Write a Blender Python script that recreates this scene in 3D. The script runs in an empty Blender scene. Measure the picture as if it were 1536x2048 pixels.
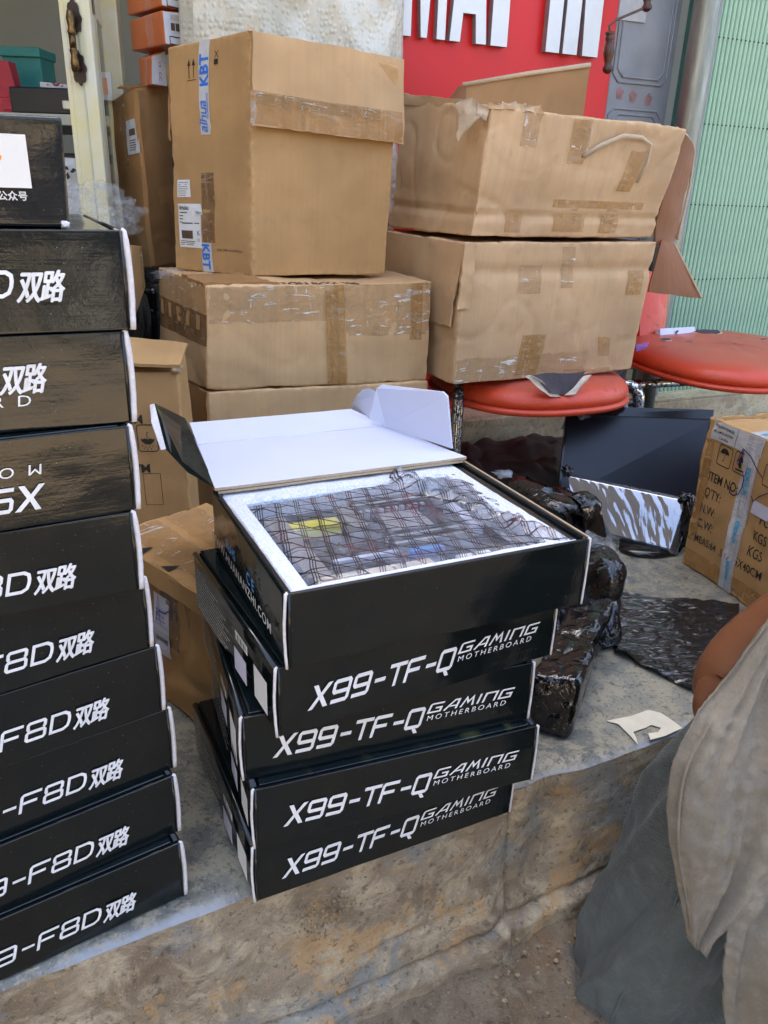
import bpy, bmesh, math, random
from mathutils import Vector, Matrix, noise
random.seed(7)
R = math.radians
scene = bpy.context.scene
COL = scene.collection
# ---------------------------------------------------------------- camera, sky, sun, exposure
cam_d = bpy.data.cameras.new('camera'); cam = bpy.data.objects.new('camera', cam_d); COL.objects.link(cam)
cam_d.sensor_fit = 'VERTICAL'; cam_d.sensor_height = 24.0; cam_d.lens = 1570.7 / 2048 * 24.0
cam_d.clip_start = 0.02; cam_d.clip_end = 400
cam.matrix_world = Matrix(((0.99943, -0.0337, 0.0, 0), (0.0129, 0.3837, -0.9234, 0), (0.0311, 0.9228, 0.3839, 0), (0, 0, 0, 1)))
_r = Vector((0.99943, 0.0129, 0.0311)).normalized(); _f = Vector((0.0, 0.9234, -0.3839)).normalized(); _u = _r.cross(_f)
cam.matrix_world = Matrix(((_r.x, _u.x, -_f.x, 0), (_r.y, _u.y, -_f.y, 0), (_r.z, _u.z, -_f.z, 0.726), (0, 0, 0, 1)))
scene.camera = cam
world = bpy.data.worlds.new('World'); scene.world = world; world.use_nodes = True
SUN_EL, SUN_AZ = R(60), R(-28)          # azimuth clockwise from +Y: high behind the shop, which keeps its own front in shade
wn = world.node_tree.nodes; wl = world.node_tree.links
sky = wn.new('ShaderNodeTexSky'); sky.sky_type = 'NISHITA'; sky.sun_disc = False
sky.sun_elevation = SUN_EL; sky.sun_rotation = SUN_AZ; sky.air_density = 1.0; sky.dust_density = 6.0; sky.ozone_density = 1.0
wl.new(sky.outputs[0], wn['Background'].inputs[0]); wn['Background'].inputs[1].default_value = 0.085
sun_d = bpy.data.lights.new('sun', 'SUN'); sun = bpy.data.objects.new('sun', sun_d); COL.objects.link(sun)
sun_d.energy = 5.0; sun_d.angle = R(0.5); sun_d.color = (1.0, 0.89, 0.73)
_d = Vector((math.sin(SUN_AZ) * math.cos(SUN_EL), math.cos(SUN_AZ) * math.cos(SUN_EL), math.sin(SUN_EL)))
sun.rotation_euler = _d.to_track_quat('Z', 'Y').to_euler(); sun.location = (2, -3, 5)
vs = scene.view_settings; vs.view_transform = 'Standard'; vs.look = 'None'; vs.gamma = 1.0; vs.exposure = 3.55
scene.cycles.max_bounces = 6; scene.cycles.transparent_max_bounces = 12; scene.cycles.caustics_reflective = False; scene.cycles.caustics_refractive = False

# ---------------------------------------------------------------- materials
def V(*a): return Vector(a if len(a) > 1 else a[0])
class NT:
    def __init__(s, name):
        s.m = bpy.data.materials.new(name); s.m.use_nodes = True; s.t = s.m.node_tree; s.n = s.t.nodes
        s.b = s.n['Principled BSDF']; s.out = s.n['Material Output']
    def add(s, typ, **kw):
        n = s.n.new(typ)
        for k, v in kw.items(): setattr(n, k, v)
        return n
    def link(s, a, b): s.t.links.new(a, b)
    def co(s, kind='Object', scale=(1, 1, 1), rot=(0, 0, 0), loc=(0, 0, 0)):
        c = s.add('ShaderNodeTexCoord'); mp = s.add('ShaderNodeMapping'); mp.inputs['Scale'].default_value = scale
        mp.inputs['Rotation'].default_value = rot; mp.inputs['Location'].default_value = loc
        s.link(c.outputs[kind], mp.inputs[0]); return mp.outputs[0]
    def noise(s, vec, scale, detail=4, rough=0.55, dist=0.0):
        n = s.add('ShaderNodeTexNoise'); n.inputs['Scale'].default_value = scale; n.inputs['Detail'].default_value = detail
        n.inputs['Roughness'].default_value = rough; n.inputs['Distortion'].default_value = dist
        s.link(vec, n.inputs['Vector']); return n.outputs['Fac']
    def ramp(s, fac, stops, interp='LINEAR'):
        r = s.add('ShaderNodeValToRGB'); r.color_ramp.interpolation = interp; e = r.color_ramp.elements
        while len(e) < len(stops): e.new(0.5)
        for i, (p, c) in enumerate(stops):
            e[i].position = p; e[i].color = (c, c, c, 1) if isinstance(c, (int, float)) else (*c, 1)
        s.link(fac, r.inputs[0]); return r.outputs[0]
    def mix(s, fac, a, b, mode='MIX'):
        m = s.add('ShaderNodeMix', data_type='RGBA', blend_type=mode)
        for sock, v in ((m.inputs[0], fac), (m.inputs[6], a), (m.inputs[7], b)):
            if isinstance(v, (int, float)): sock.default_value = v
            elif isinstance(v, tuple): sock.default_value = (*v, 1)
            else: s.link(v, sock)
        return m.outputs[2]
    def math(s, op, a, b=0.0, c=None):
        m = s.add('ShaderNodeMath', operation=op)
        for i, v in enumerate((a, b) if c is None else (a, b, c)):
            if isinstance(v, (int, float)): m.inputs[i].default_value = v
            else: s.link(v, m.inputs[i])
        return m.outputs[0]
    def bump(s, h, dist=0.001, strength=1.0, normal=None):
        b = s.add('ShaderNodeBump'); b.inputs['Distance'].default_value = dist; b.inputs['Strength'].default_value = strength
        s.link(h, b.inputs['Height'])
        if normal is not None: s.link(normal, b.inputs['Normal'])
        s.link(b.outputs[0], s.b.inputs['Normal']); return b.outputs[0]
    def set(s, **kw):
        for k, v in kw.items():
            sock = s.b.inputs[{'color': 'Base Color', 'rough': 'Roughness', 'metal': 'Metallic', 'spec': 'Specular IOR Level', 'coat': 'Coat Weight',
                               'coatr': 'Coat Roughness', 'trans': 'Transmission Weight', 'alpha': 'Alpha', 'sss': 'Subsurface Weight', 'sheen': 'Sheen Weight'}[k]]
            if isinstance(v, (int, float)): sock.default_value = v
            elif isinstance(v, tuple): sock.default_value = (*v, 1)
            else: s.link(v, sock)
        return s

def simple(name, color, rough=0.5, metal=0.0, var=0.12, scale=40, bump=0.0, **kw):
    t = NT(name); c = t.co('Object'); n = t.noise(c, scale)
    d = tuple(x * (1 - var) for x in color); l = tuple(min(1, x * (1 + var)) for x in color)
    t.set(color=t.ramp(n, [(0.3, d), (0.7, l)]), rough=rough, metal=metal, **kw)
    if bump: t.bump(n, bump)
    return t.m

def cardboard(name, c0, flute=1.0, stain=0.3, gloss=0.62):
    """kraft board: UVs are in metres, flutes run along V"""
    t = NT(name); uv = t.co('UV')
    big = t.noise(uv, 4.0, 3); mid = t.noise(uv, 22, 5, 0.6)
    st = t.noise(t.co('UV', (95, 1.6, 1)), 1.0, 4, 0.55)               # long streaks along the flutes
    fine = t.noise(t.co('UV', (260, 40, 1)), 1.0, 3)
    dk = tuple(x * 0.74 for x in c0); lt = tuple(min(1, x * 1.16) for x in c0)
    base = t.mix(t.ramp(big, [(0.3, 0.0), (0.72, 1.0)]), dk, lt)
    base = t.mix(t.math('MULTIPLY', t.ramp(st, [(0.38, 1.0), (0.62, 0.0)]), 0.13 * flute), base, tuple(x * 0.66 for x in c0))
    base = t.mix(t.math('MULTIPLY', t.ramp(mid, [(0.55, 0.0), (0.75, 1.0)]), stain), base, tuple(x * 0.6 for x in c0))
    sp = t.noise(uv, 420, 2)
    base = t.mix(t.ramp(sp, [(0.66, 0.0), (0.76, 0.35)]), base, tuple(x * 0.4 for x in c0))
    # worn corners and edges
    at = t.add('ShaderNodeAttribute', attribute_name='edge')
    ed = t.math('MULTIPLY', at.outputs['Fac'], t.ramp(t.noise(uv, 60, 4), [(0.42, 0.0), (0.6, 0.55)]))
    base = t.mix(ed, base, tuple(min(1, x * 1.3 + 0.02) for x in c0))
    # fine cracks / creases
    w = t.add('ShaderNodeTexVoronoi', feature='DISTANCE_TO_EDGE'); w.inputs['Scale'].default_value = 7.0
    nz = t.add('ShaderNodeTexNoise'); nz.inputs['Scale'].default_value = 5; t.link(uv, nz.inputs['Vector'])
    vm = t.add('ShaderNodeVectorMath', operation='MULTIPLY_ADD'); vm.inputs[1].default_value = (.25, .25, .25); t.link(nz.outputs['Color'], vm.inputs[0]); t.link(uv, vm.inputs[2])
    t.link(vm.outputs[0], w.inputs['Vector'])
    cr = t.math('MULTIPLY', t.ramp(w.outputs['Distance'], [(0.0, 1.0), (0.02, 0.0)]), t.ramp(t.noise(uv, 3.1, 1), [(0.5, 0.0), (0.62, 1.0)]))
    base = t.mix(t.math('MULTIPLY', cr, 0.03), base, tuple(min(1, x * 1.35) for x in c0))
    t.set(color=base, rough=gloss, spec=0.22)
    h = t.math('ADD', t.math('MULTIPLY', st, 0.32 * flute), t.math('MULTIPLY', mid, 0.45))
    h = t.math('ADD', h, t.math('MULTIPLY', fine, 0.12)); h = t.math('SUBTRACT', h, t.math('MULTIPLY', cr, 0.03))
    t.bump(h, 0.0022, 0.75)
    return t.m

def tape_mat(name, c0, alpha, rough=0.2, wr=1.0, milky=0.25):
    t = NT(name); uv = t.co('UV'); st = t.noise(t.co('UV', (110, 4, 1)), 1.0, 4); w = t.noise(t.co('UV', (30, 60, 1)), 1.0, 5, 0.6, 1.5)
    base = t.mix(t.ramp(st, [(0.35, 0.0), (0.65, 1.0)]), tuple(x * 0.8 for x in c0), tuple(min(1, x * 1.15) for x in c0))
    # whitish streaks painted into the colour as glints on the tape
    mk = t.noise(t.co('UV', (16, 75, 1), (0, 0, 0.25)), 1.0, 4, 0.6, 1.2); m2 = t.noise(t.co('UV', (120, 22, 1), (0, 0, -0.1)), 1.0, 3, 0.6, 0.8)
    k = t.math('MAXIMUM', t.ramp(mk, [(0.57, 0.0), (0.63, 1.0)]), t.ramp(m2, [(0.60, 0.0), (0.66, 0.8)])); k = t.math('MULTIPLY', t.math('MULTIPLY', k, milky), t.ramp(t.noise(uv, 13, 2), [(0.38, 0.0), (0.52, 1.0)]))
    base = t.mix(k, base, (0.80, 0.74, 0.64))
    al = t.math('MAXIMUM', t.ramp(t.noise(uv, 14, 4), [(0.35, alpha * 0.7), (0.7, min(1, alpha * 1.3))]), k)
    t.set(color=base, rough=rough, spec=0.5, alpha=al)
    t.bump(t.math('ADD', t.math('MULTIPLY', st, 0.8), t.math('MULTIPLY', w, wr)), 0.0026, 1.0)
    return t.m

def glossy_card(name, c0, stripes=0.0):
    t = NT(name); ob = t.co('Object')
    hs = t.noise(t.co('Object', (6, 6, 170)), 1.0, 3, 0.6)             # horizontal flute show-through in the varnish
    pe = t.noise(ob, 260, 3, 0.6); lg = t.noise(ob, 9, 2)
    dust = t.noise(ob, 620, 1); d = t.math('MULTIPLY', t.ramp(dust, [(0.775, 0.0), (0.80, 1.0)]), 0.5)
    base = t.mix(d, c0, (0.45, 0.47, 0.47)); sm = t.noise(ob, 24, 5, 0.7)
    base = t.mix(t.ramp(sm, [(0.5, 0.0), (0.8, 0.35)]), base, tuple(x * 2.2 + 0.004 for x in c0))
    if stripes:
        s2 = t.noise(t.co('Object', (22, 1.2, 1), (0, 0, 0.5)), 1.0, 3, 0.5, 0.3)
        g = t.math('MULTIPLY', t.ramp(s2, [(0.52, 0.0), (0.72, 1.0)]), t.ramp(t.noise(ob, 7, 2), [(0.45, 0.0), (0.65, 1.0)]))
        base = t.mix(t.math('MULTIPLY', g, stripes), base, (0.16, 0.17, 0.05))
    t.set(color=base, rough=t.ramp(sm, [(0.3, 0.07), (0.75, 0.17)]), spec=0.5)
    h = t.math('ADD', t.math('MULTIPLY', hs, 0.16), t.math('MULTIPLY', pe, 0.13)); h = t.math('ADD', h, t.math('MULTIPLY', lg, 5.0)); h = t.math('ADD', h, t.math('MULTIPLY', t.noise(t.co('Object', (10, 10, 34)), 1.0, 2), 0.6))
    t.bump(h, 0.0008, 0.8)
    return t.m

def wrap_film(name, c0, rough, scale, strength, stretch=(1, 1, 1), clear=0.0, dist=0.006, metal=0.0, ior=1.5):
    t = NT(name); ob = t.co('Object', stretch)
    a = t.noise(ob, scale, 2, 0.45, 1.6); b = t.noise(ob, scale * 4.5, 2, 0.5, 1.2)
    rd = t.math('ABSOLUTE', t.math('SUBTRACT', a, 0.5)); rb = t.math('ABSOLUTE', t.math('SUBTRACT', b, 0.5)); h = t.math('ADD', t.math('MULTIPLY', t.math('MINIMUM', rd, 0.07), -2.6), t.math('MULTIPLY', t.math('MINIMUM', rb, 0.06), -0.7))
    t.set(color=c0, rough=rough, spec=0.6, metal=metal); t.b.inputs['IOR'].default_value = ior
    if clear: t.set(alpha=t.ramp(rd, [(0.0, min(1, clear * 2.4)), (0.06, clear)]))
    t.bump(h, dist, strength)
    return t.m

M = {}
M['kraft'] = cardboard('kraft_cardboard', (0.48, 0.285, 0.120))
M['kraft_pale'] = cardboard('pale_kraft_cardboard', (0.58, 0.365, 0.18))
M['kraft_worn'] = cardboard('worn_kraft_cardboard', (0.58, 0.375, 0.20), 1.2, 0.42)
M['kraft_dark'] = cardboard('dark_kraft_cardboard', (0.36, 0.19, 0.072), 0.6)
M['kraft_inner'] = cardboard('inner_kraft_cardboard', (0.26, 0.115, 0.055), 1.3, 0.2)
M['kraft_edge'] = simple('cut_cardboard_edge', (0.50, 0.38, 0.25), 0.8, scale=300, bump=0.0006)
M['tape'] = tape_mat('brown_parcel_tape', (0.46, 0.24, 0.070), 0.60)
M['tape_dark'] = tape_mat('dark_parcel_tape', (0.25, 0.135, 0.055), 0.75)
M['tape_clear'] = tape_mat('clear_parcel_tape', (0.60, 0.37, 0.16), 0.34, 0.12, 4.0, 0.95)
M['black_card'] = glossy_card('black_varnished_card', (0.0050, 0.0080, 0.0088))
M['black_top'] = glossy_card('black_varnished_card_streaked', (0.007, 0.012, 0.013), 0.7)
M['black_matt'] = glossy_card('black_scuffed_card', (0.012, 0.013, 0.015))
M['white_card'] = simple('white_card_lining', (0.60, 0.63, 0.76), 0.55, var=0.03, scale=6)
M['white_edge'] = simple('white_card_cut_edge', (0.66, 0.64, 0.66), 0.7, var=0.10, scale=220)
M['ink'] = simple('black_ink', (0.018, 0.015, 0.014), 0.55)
M['ink_faded'] = simple('faded_brown_ink', (0.10, 0.065, 0.04), 0.7)
M['ink_white'] = simple('white_print', (0.62, 0.62, 0.60), 0.4, var=0.05)
M['ink_silver'] = simple('silver_white_print', (0.74, 0.76, 0.78), 0.33, var=0.10, scale=60)
M['ink_blue'] = simple('blue_print', (0.03, 0.17, 0.62), 0.4)
M['ink_cyan'] = simple('cyan_print', (0.02, 0.36, 0.62), 0.4)
M['ink_rohs'] = simple('sky_blue_print', (0.10, 0.36, 0.85), 0.4)
M['marker'] = simple('dark_blue_marker', (0.02, 0.02, 0.12), 0.5)
M['marker_blue'] = simple('blue_marker', (0.02, 0.10, 0.60), 0.5)
M['paper'] = simple('white_paper_label', (0.74, 0.74, 0.72), 0.5, var=0.04)
M['paper_lilac'] = simple('lilac_white_label', (0.62, 0.61, 0.74), 0.45, var=0.03)
M['paper_grey'] = simple('grey_white_label', (0.52, 0.52, 0.51), 0.45, var=0.10)
def foam_mat():
    t = NT('white_polyethylene_foam'); ob = t.co('Object'); v = t.add('ShaderNodeTexVoronoi'); v.inputs['Scale'].default_value = 330; t.link(ob, v.inputs['Vector'])
    n = t.noise(ob, 120, 3)
    t.set(color=t.ramp(v.outputs['Distance'], [(0.1, (0.80, 0.82, 0.88)), (0.7, (0.62, 0.66, 0.76))]), rough=0.45, spec=0.4, sss=0.0)
    t.bump(t.math('ADD', v.outputs['Distance'], n), 0.0012, 0.8); return t.m
M['foam'] = foam_mat()
def bag_mat():
    """clear anti-static bag with a printed grid of crossing dark lines (flat print), UV in metres"""
    t = NT('printed_antistatic_film'); uvn = t.add('ShaderNodeTexCoord'); sx = t.add('ShaderNodeSeparateXYZ')
    nz = t.add('ShaderNodeTexNoise'); nz.inputs['Scale'].default_value = 26; nz.inputs['Detail'].default_value = 2; t.link(uvn.outputs['UV'], nz.inputs['Vector'])
    vm = t.add('ShaderNodeVectorMath', operation='MULTIPLY_ADD'); vm.inputs[1].default_value = (.005, .005, .005); t.link(nz.outputs['Color'], vm.inputs[0]); t.link(uvn.outputs['UV'], vm.inputs[2])
    t.link(vm.outputs[0], sx.inputs[0]); X, Y = sx.outputs[0], sx.outputs[1]
    def lines(ax, ay, per, w, off=0.0):
        d = t.math('ADD', t.math('MULTIPLY', X, ax), t.math('MULTIPLY', Y, ay)); f = t.math('FRACT', t.math('ADD', t.math('DIVIDE', d, per), off))
        return t.math('LESS_THAN', f, w)
    L = [lines(0.97, -0.24, 0.021, 0.05, o) for o in (0.0, 0.12, 0.24)] + [lines(0.72, 0.69, 0.021, 0.10)] + [lines(0.10, 0.99, 0.021, 0.09)] + [lines(0.10, 0.99, 0.042, 0.02, .12)] + [lines(0.97, -0.24, 0.022, 0.03, .27)]
    s = L[0]
    for l in L[1:]: s = t.math('MAXIMUM', s, l)
    red = t.ramp(t.noise(uvn.outputs['UV'], 12, 2), [(0.52, (0.012, 0.012, 0.02)), (0.62, (0.09, 0.018, 0.03))])
    haze = t.noise(uvn.outputs['UV'], 30, 4, 0.6, 1.0)
    # faint printed triangles between the lines
    tri = t.math('MULTIPLY', lines(0.97, -0.24, 0.044, 0.5), lines(0.75, 0.66, 0.048, 0.5))
    al = t.math('MAXIMUM', t.math('MULTIPLY', s, 0.93), t.math('ADD', t.math('MULTIPLY', tri, 0.10), t.ramp(haze, [(0.4, 0.14), (0.72, 0.42)])))
    t.set(color=t.mix(s, (0.45, 0.47, 0.54), red), rough=0.08, spec=1.0, alpha=al)
    h = t.noise(uvn.outputs['UV'], 42, 4, 0.6, 1.6); t.bump(t.math('ABSOLUTE', t.math('SUBTRACT', h, 0.5)), 0.003, 0.9)
    return t.m
M['bag'] = bag_mat()
M['black_film'] = wrap_film('black_stretch_film', (0.006, 0.006, 0.007), 0.09, 13, 0.9, (1, 1, 1), dist=0.005, ior=1.5)
M['black_sheet'] = wrap_film('black_plastic_sheet', (0.010, 0.010, 0.012), 0.12, 16, 1.0, (0.5, 1.6, 1), dist=0.004, ior=1.6)
M['screen_film'] = wrap_film('black_film_over_glass', (0.26, 0.28, 0.32), 0.05, 9, 0.5, (3.2, 0.5, 0.5), dist=0.0005, metal=0.8)
M['clear_film'] = wrap_film('clear_plastic_film', (0.66, 0.68, 0.68), 0.08, 26, 1.0, clear=0.10, dist=0.006)
def bubble():
    t = NT('bubble_wrap'); uv = t.co('UV', (1, 1, 1)); v = t.add('ShaderNodeTexVoronoi'); v.inputs['Scale'].default_value = 78; v.inputs['Randomness'].default_value = 0.6; t.link(uv, v.inputs['Vector'])
    n = t.noise(uv, 7, 4, 0.6, 0.6)
    t.set(color=t.ramp(n, [(0.3, (0.46, 0.43, 0.33)), (0.7, (0.68, 0.65, 0.54))]), rough=0.22, spec=0.6)
    t.bump(t.math('ADD', t.ramp(v.outputs['Distance'], [(0.0, 1.0), (0.55, 0.0)]), t.math('MULTIPLY', n, 2.0)), 0.0026, 0.8); return t.m
M['bubble'] = bubble()
def ledge_top():
    t = NT('polished_grey_concrete'); ob = t.co('Object'); a = t.noise(ob, 3.2, 5, 0.6, 0.6); b = t.noise(ob, 26, 6, 0.68, 0.3); c = t.noise(ob, 160, 3)
    base = t.mix(t.ramp(a, [(0.35, 0.0), (0.65, 1.0)]), (0.085, 0.092, 0.085), (0.22, 0.215, 0.18))
    base = t.mix(t.ramp(b, [(0.45, 0.0), (0.55, 0.9)]), base, (0.30, 0.275, 0.20))
    base = t.mix(t.ramp(t.noise(ob, 60, 5, 0.7), [(0.56, 0.0), (0.63, 0.65)]), base, (0.045, 0.048, 0.046))
    base = t.mix(t.ramp(c, [(0.56, 0.0), (0.66, 0.6)]), base, (0.06, 0.06, 0.055)); base = t.mix(t.ramp(t.noise(ob, 300, 2), [(0.62, 0.0), (0.70, 0.6)]), base, (0.42, 0.40, 0.34))
    # old pale paint left along the lip; the V coordinate runs in metres from the lip
    s = t.add('ShaderNodeSeparateXYZ'); u = t.add('ShaderNodeTexCoord'); t.link(u.outputs['UV'], s.inputs[0])
    d = t.math('ADD', s.outputs[1], t.math('MULTIPLY', t.math('SUBTRACT', t.noise(ob, 45, 5, 0.7), 0.5), 0.03))
    d = t.math('ADD', d, t.math('MULTIPLY', t.math('SUBTRACT', t.noise(ob, 7, 2), 0.5), 0.02))
    pm = t.math('MULTIPLY', t.ramp(d, [(0.002, 1.0), (0.012, 0.0)]), t.ramp(t.noise(ob, 11, 5, 0.6), [(0.38, 0.0), (0.56, 1.0)]))
    base = t.mix(pm, base, (0.25, 0.275, 0.305))
    t.set(color=base, rough=t.ramp(b, [(0.3, 0.38), (0.7, 0.62)]), spec=0.45); t.bump(t.math('ADD', b, t.math('MULTIPLY', c, 0.3)), 0.0022, 0.7); return t.m
M['ledge_top'] = ledge_top()
def plaster(name, cols, coarse=1.0, grain=0.0):
    t = NT(name); ob = t.co('Object'); a = t.noise(ob, 4.5, 5, 0.62, 0.8); b = t.noise(ob, 15, 6, 0.7, 0.5); c = t.noise(ob, 90, 5, 0.72); d = t.noise(ob, 330, 2)
    base = t.mix(t.ramp(a, [(0.32, 0.0), (0.62, 1.0)]), cols[0], cols[1])
    base = t.mix(t.ramp(b, [(0.47, 0.0), (0.60, 0.85)]), base, cols[2])
    base = t.mix(t.ramp(t.noise(t.co('Object', (1, 1, 1), (0, 0, 0), (3, 7, 1)), 6, 6, 0.7, 0.4), [(0.52, 0.0), (0.60, 0.85)]), base, cols[3])
    base = t.mix(t.ramp(t.noise(t.co('Object', (1, 1, 1), (0, 0, 0), (9, 2, 5)), 9, 6, 0.72), [(0.55, 0.0), (0.60, 0.8)]), base, cols[4])
    pit = t.ramp(c, [(0.36, 1.0), (0.44, 0.0)])
    base = t.mix(t.math('MULTIPLY', pit, 0.55), base, tuple(x * 0.3 for x in cols[0]))
    base = t.mix(t.ramp(d, [(0.62, 0.0), (0.72, 0.25 + grain)]), base, tuple(min(1, x * 1.5) for x in cols[2]))
    t.set(color=base, rough=0.85, spec=0.25)
    h = t.math('ADD', t.math('MULTIPLY', b, 1.3), t.math('MULTIPLY', c, 0.9 * coarse)); h = t.math('ADD', h, t.math('MULTIPLY', d, 0.35 * coarse))
    t.bump(h, 0.0034, 0.9); return t.m
M['riser'] = plaster('weathered_plaster_riser', ((0.17, 0.125, 0.08), (0.34, 0.275, 0.19), (0.48, 0.40, 0.27), (0.22, 0.225, 0.21), (0.42, 0.27, 0.13)))
M['road'] = plaster('gritty_brown_road', ((0.125, 0.092, 0.06), (0.21, 0.16, 0.105), (0.25, 0.20, 0.135), (0.13, 0.125, 0.11), (0.19, 0.125, 0.07)), 1.6, 0.25)
M['wall_base'] = plaster('cream_plaster_wall_foot', ((0.56, 0.42, 0.24), (0.68, 0.53, 0.32), (0.70, 0.58, 0.40), (0.50, 0.40, 0.26), (0.42, 0.32, 0.20)), 0.5)
M['red_sign'] = simple('red_acrylic_board', (0.66, 0.006, 0.006), 0.4, var=0.04, scale=3)
M['white_letter'] = simple('white_acrylic_letter', (0.74, 0.78, 0.78), 0.35, var=0.02)
M['letter_side'] = simple('letter_side_grey', (0.25, 0.22, 0.22), 0.5)
def vinyl():
    t = NT('red_vinyl'); ob = t.co('Object'); a = t.noise(ob, 6, 4); f = t.noise(ob, 240, 2)
    s = t.add('ShaderNodeSeparateXYZ'); g = t.add('ShaderNodeNewGeometry'); t.link(g.outputs['Normal'], s.inputs[0])
    dusty = t.math('MULTIPLY', t.ramp(s.outputs[2], [(0.75, 0.0), (0.97, 1.0)]), t.ramp(a, [(0.3, 0.35), (0.6, 0.9)]))  # dust lies on the flat top
    base = t.mix(t.math('MULTIPLY', dusty, 0.6), (0.62, 0.060, 0.018), (0.40, 0.135, 0.095))
    cr = t.noise(ob, 17, 3, 0.5, 2.2); cm = t.math('MULTIPLY', t.ramp(t.math('ABSOLUTE', t.math('SUBTRACT', cr, 0.5)), [(0.0, 1.0), (0.007, 0.0)]), t.ramp(t.noise(ob, 9, 2), [(0.52, 0.0), (0.6, 1.0)]))
    base = t.mix(cm, base, (0.04, 0.012, 0.012))
    t.set(color=base, rough=t.ramp(a, [(0.3, 0.28), (0.7, 0.45)]), spec=0.5); t.bump(t.math('SUBTRACT', f, t.math('MULTIPLY', cm, 2.0)), 0.0008, 0.8); return t.m
M['vinyl'] = vinyl()
M['cream_lining'] = simple('cream_backing_cloth', (0.62, 0.52, 0.40), 0.8, scale=200)
M['dark_foam'] = simple('dark_seat_foam', (0.07, 0.055, 0.06), 0.9, scale=60, bump=0.003)
def chrome():
    t = NT('rust_speckled_chrome'); ob = t.co('Object'); n = t.noise(ob, 75, 4, 0.65); k = t.ramp(n, [(0.50, 0.0), (0.56, 1.0)])
    t.set(color=t.mix(k, (0.62, 0.63, 0.64), (0.025, 0.018, 0.014)), metal=t.ramp(n, [(0.50, 1.0), (0.56, 0.0)]), rough=t.mix(k, (0.12,) * 3, (0.6,) * 3)); t.bump(k, 0.0006); return t.m
M['chrome'] = chrome()
M['grey_door'] = simple('grey_painted_metal', (0.30, 0.315, 0.335), 0.5, var=0.14, scale=8, bump=0.0006)
M['door_flower'] = simple('faded_red_flower_print', (0.36, 0.20, 0.18), 0.6, var=0.3, scale=50)
def galv():
    t = NT('galvanised_pipe'); ob = t.co('Object', (1, 1, 0.12)); n = t.noise(ob, 45, 5, 0.6)
    t.set(color=t.ramp(n, [(0.3, (0.16, 0.165, 0.14)), (0.7, (0.34, 0.35, 0.31))]), metal=0.75, rough=0.42); t.bump(n, 0.0006); return t.m
M['galv'] = galv()
M['green_paint'] = simple('pale_green_enamel', (0.40, 0.60, 0.43), 0.38, var=0.06, scale=5)
M['green_deep'] = simple('dark_green_enamel', (0.06, 0.16, 0.12), 0.5)
M['grey_angle'] = simple('grey_angle_iron', (0.27, 0.29, 0.30), 0.5, var=0.15, scale=14)
M['cream_metal'] = simple('cream_painted_metal', (0.50, 0.50, 0.40), 0.5, var=0.15, scale=10)
def door_paint():
    t = NT('yellowed_white_door_paint'); ob = t.co('Object'); a = t.noise(ob, 7, 4, 0.6); c = t.noise(ob, 35, 5, 0.7)
    base = t.mix(t.ramp(a, [(0.4, 0.0), (0.62, 1.0)]), (0.72, 0.70, 0.56), (0.70, 0.62, 0.30)); base = t.mix(t.ramp(c, [(0.66, 0.0), (0.70, 0.7)]), base, (0.22, 0.17, 0.09))
    t.set(color=base, rough=0.38); t.bump(c, 0.0008); return t.m
M['door_paint'] = door_paint()
M['bronze'] = simple('antique_bronze', (0.16, 0.095, 0.04), 0.35, metal=0.8, var=0.6, scale=120)
M['bronze_dark'] = simple('dark_bronze', (0.035, 0.022, 0.016), 0.45, metal=0.4, var=0.5, scale=90, bump=0.001)
M['wood'] = simple('dark_turned_wood', (0.075, 0.028, 0.018), 0.4, var=0.35, scale=60)
M['iron'] = simple('rusty_iron', (0.10, 0.055, 0.04), 0.6, var=0.3)
def glass_mat(name, tint, a):
    t = NT(name); t.set(color=tint, rough=0.05, alpha=a, spec=0.5); return t.m
M['glass'] = glass_mat('door_glass', (0.10, 0.13, 0.12), 0.35)
M['shop_wall'] = simple('grey_green_shop_wall', (0.30, 0.31, 0.27), 0.7, var=0.05, scale=2)
M['dark'] = simple('black_plastic', (0.012, 0.012, 0.013), 0.4)
M['monitor'] = simple('dull_black_screen', (0.004, 0.006, 0.012), 0.30, var=0.1, scale=3)
M['bezel'] = simple('gloss_black_bezel', (0.012, 0.012, 0.013), 0.12)
M['teal'] = simple('teal_plastic', (0.03, 0.22, 0.18), 0.45)
M['red_plastic'] = simple('red_plastic', (0.42, 0.02, 0.04), 0.4)
M['orange_card'] = simple('orange_printed_card', (0.56, 0.15, 0.045), 0.35, var=0.10, scale=8)
M['orange'] = simple('orange_print', (0.85, 0.30, 0.02), 0.4)
M['white_print_card'] = simple('white_printed_card', (0.70, 0.70, 0.74), 0.45, var=0.03)
M['silver'] = simple('silver_plastic', (0.5, 0.5, 0.5), 0.3, metal=0.6)
M['yellow'] = simple('yellow_sticker', (0.75, 0.66, 0.04), 0.4)
M['pcb'] = simple('dark_circuit_board', (0.016, 0.022, 0.028), 0.4, var=0.5, scale=160)
M['bluegrey'] = simple('grey_blue_heatsink', (0.14, 0.22, 0.30), 0.35, metal=0.5)
M['skin'] = None
def skin():
    t = NT('tanned_skin'); ob = t.co('Object'); a = t.noise(ob, 11, 4); f = t.noise(ob, 240, 3)
    t.set(color=t.ramp(a, [(0.3, (0.17, 0.062, 0.028)), (0.7, (0.25, 0.10, 0.045))]), rough=0.45, spec=0.4); t.b.inputs['Subsurface Weight'].default_value = 0.06
    t.b.inputs['Subsurface Radius'].default_value = (0.01, 0.004, 0.002); t.bump(f, 0.0005, 0.6); return t.m
M['skin'] = skin()
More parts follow.
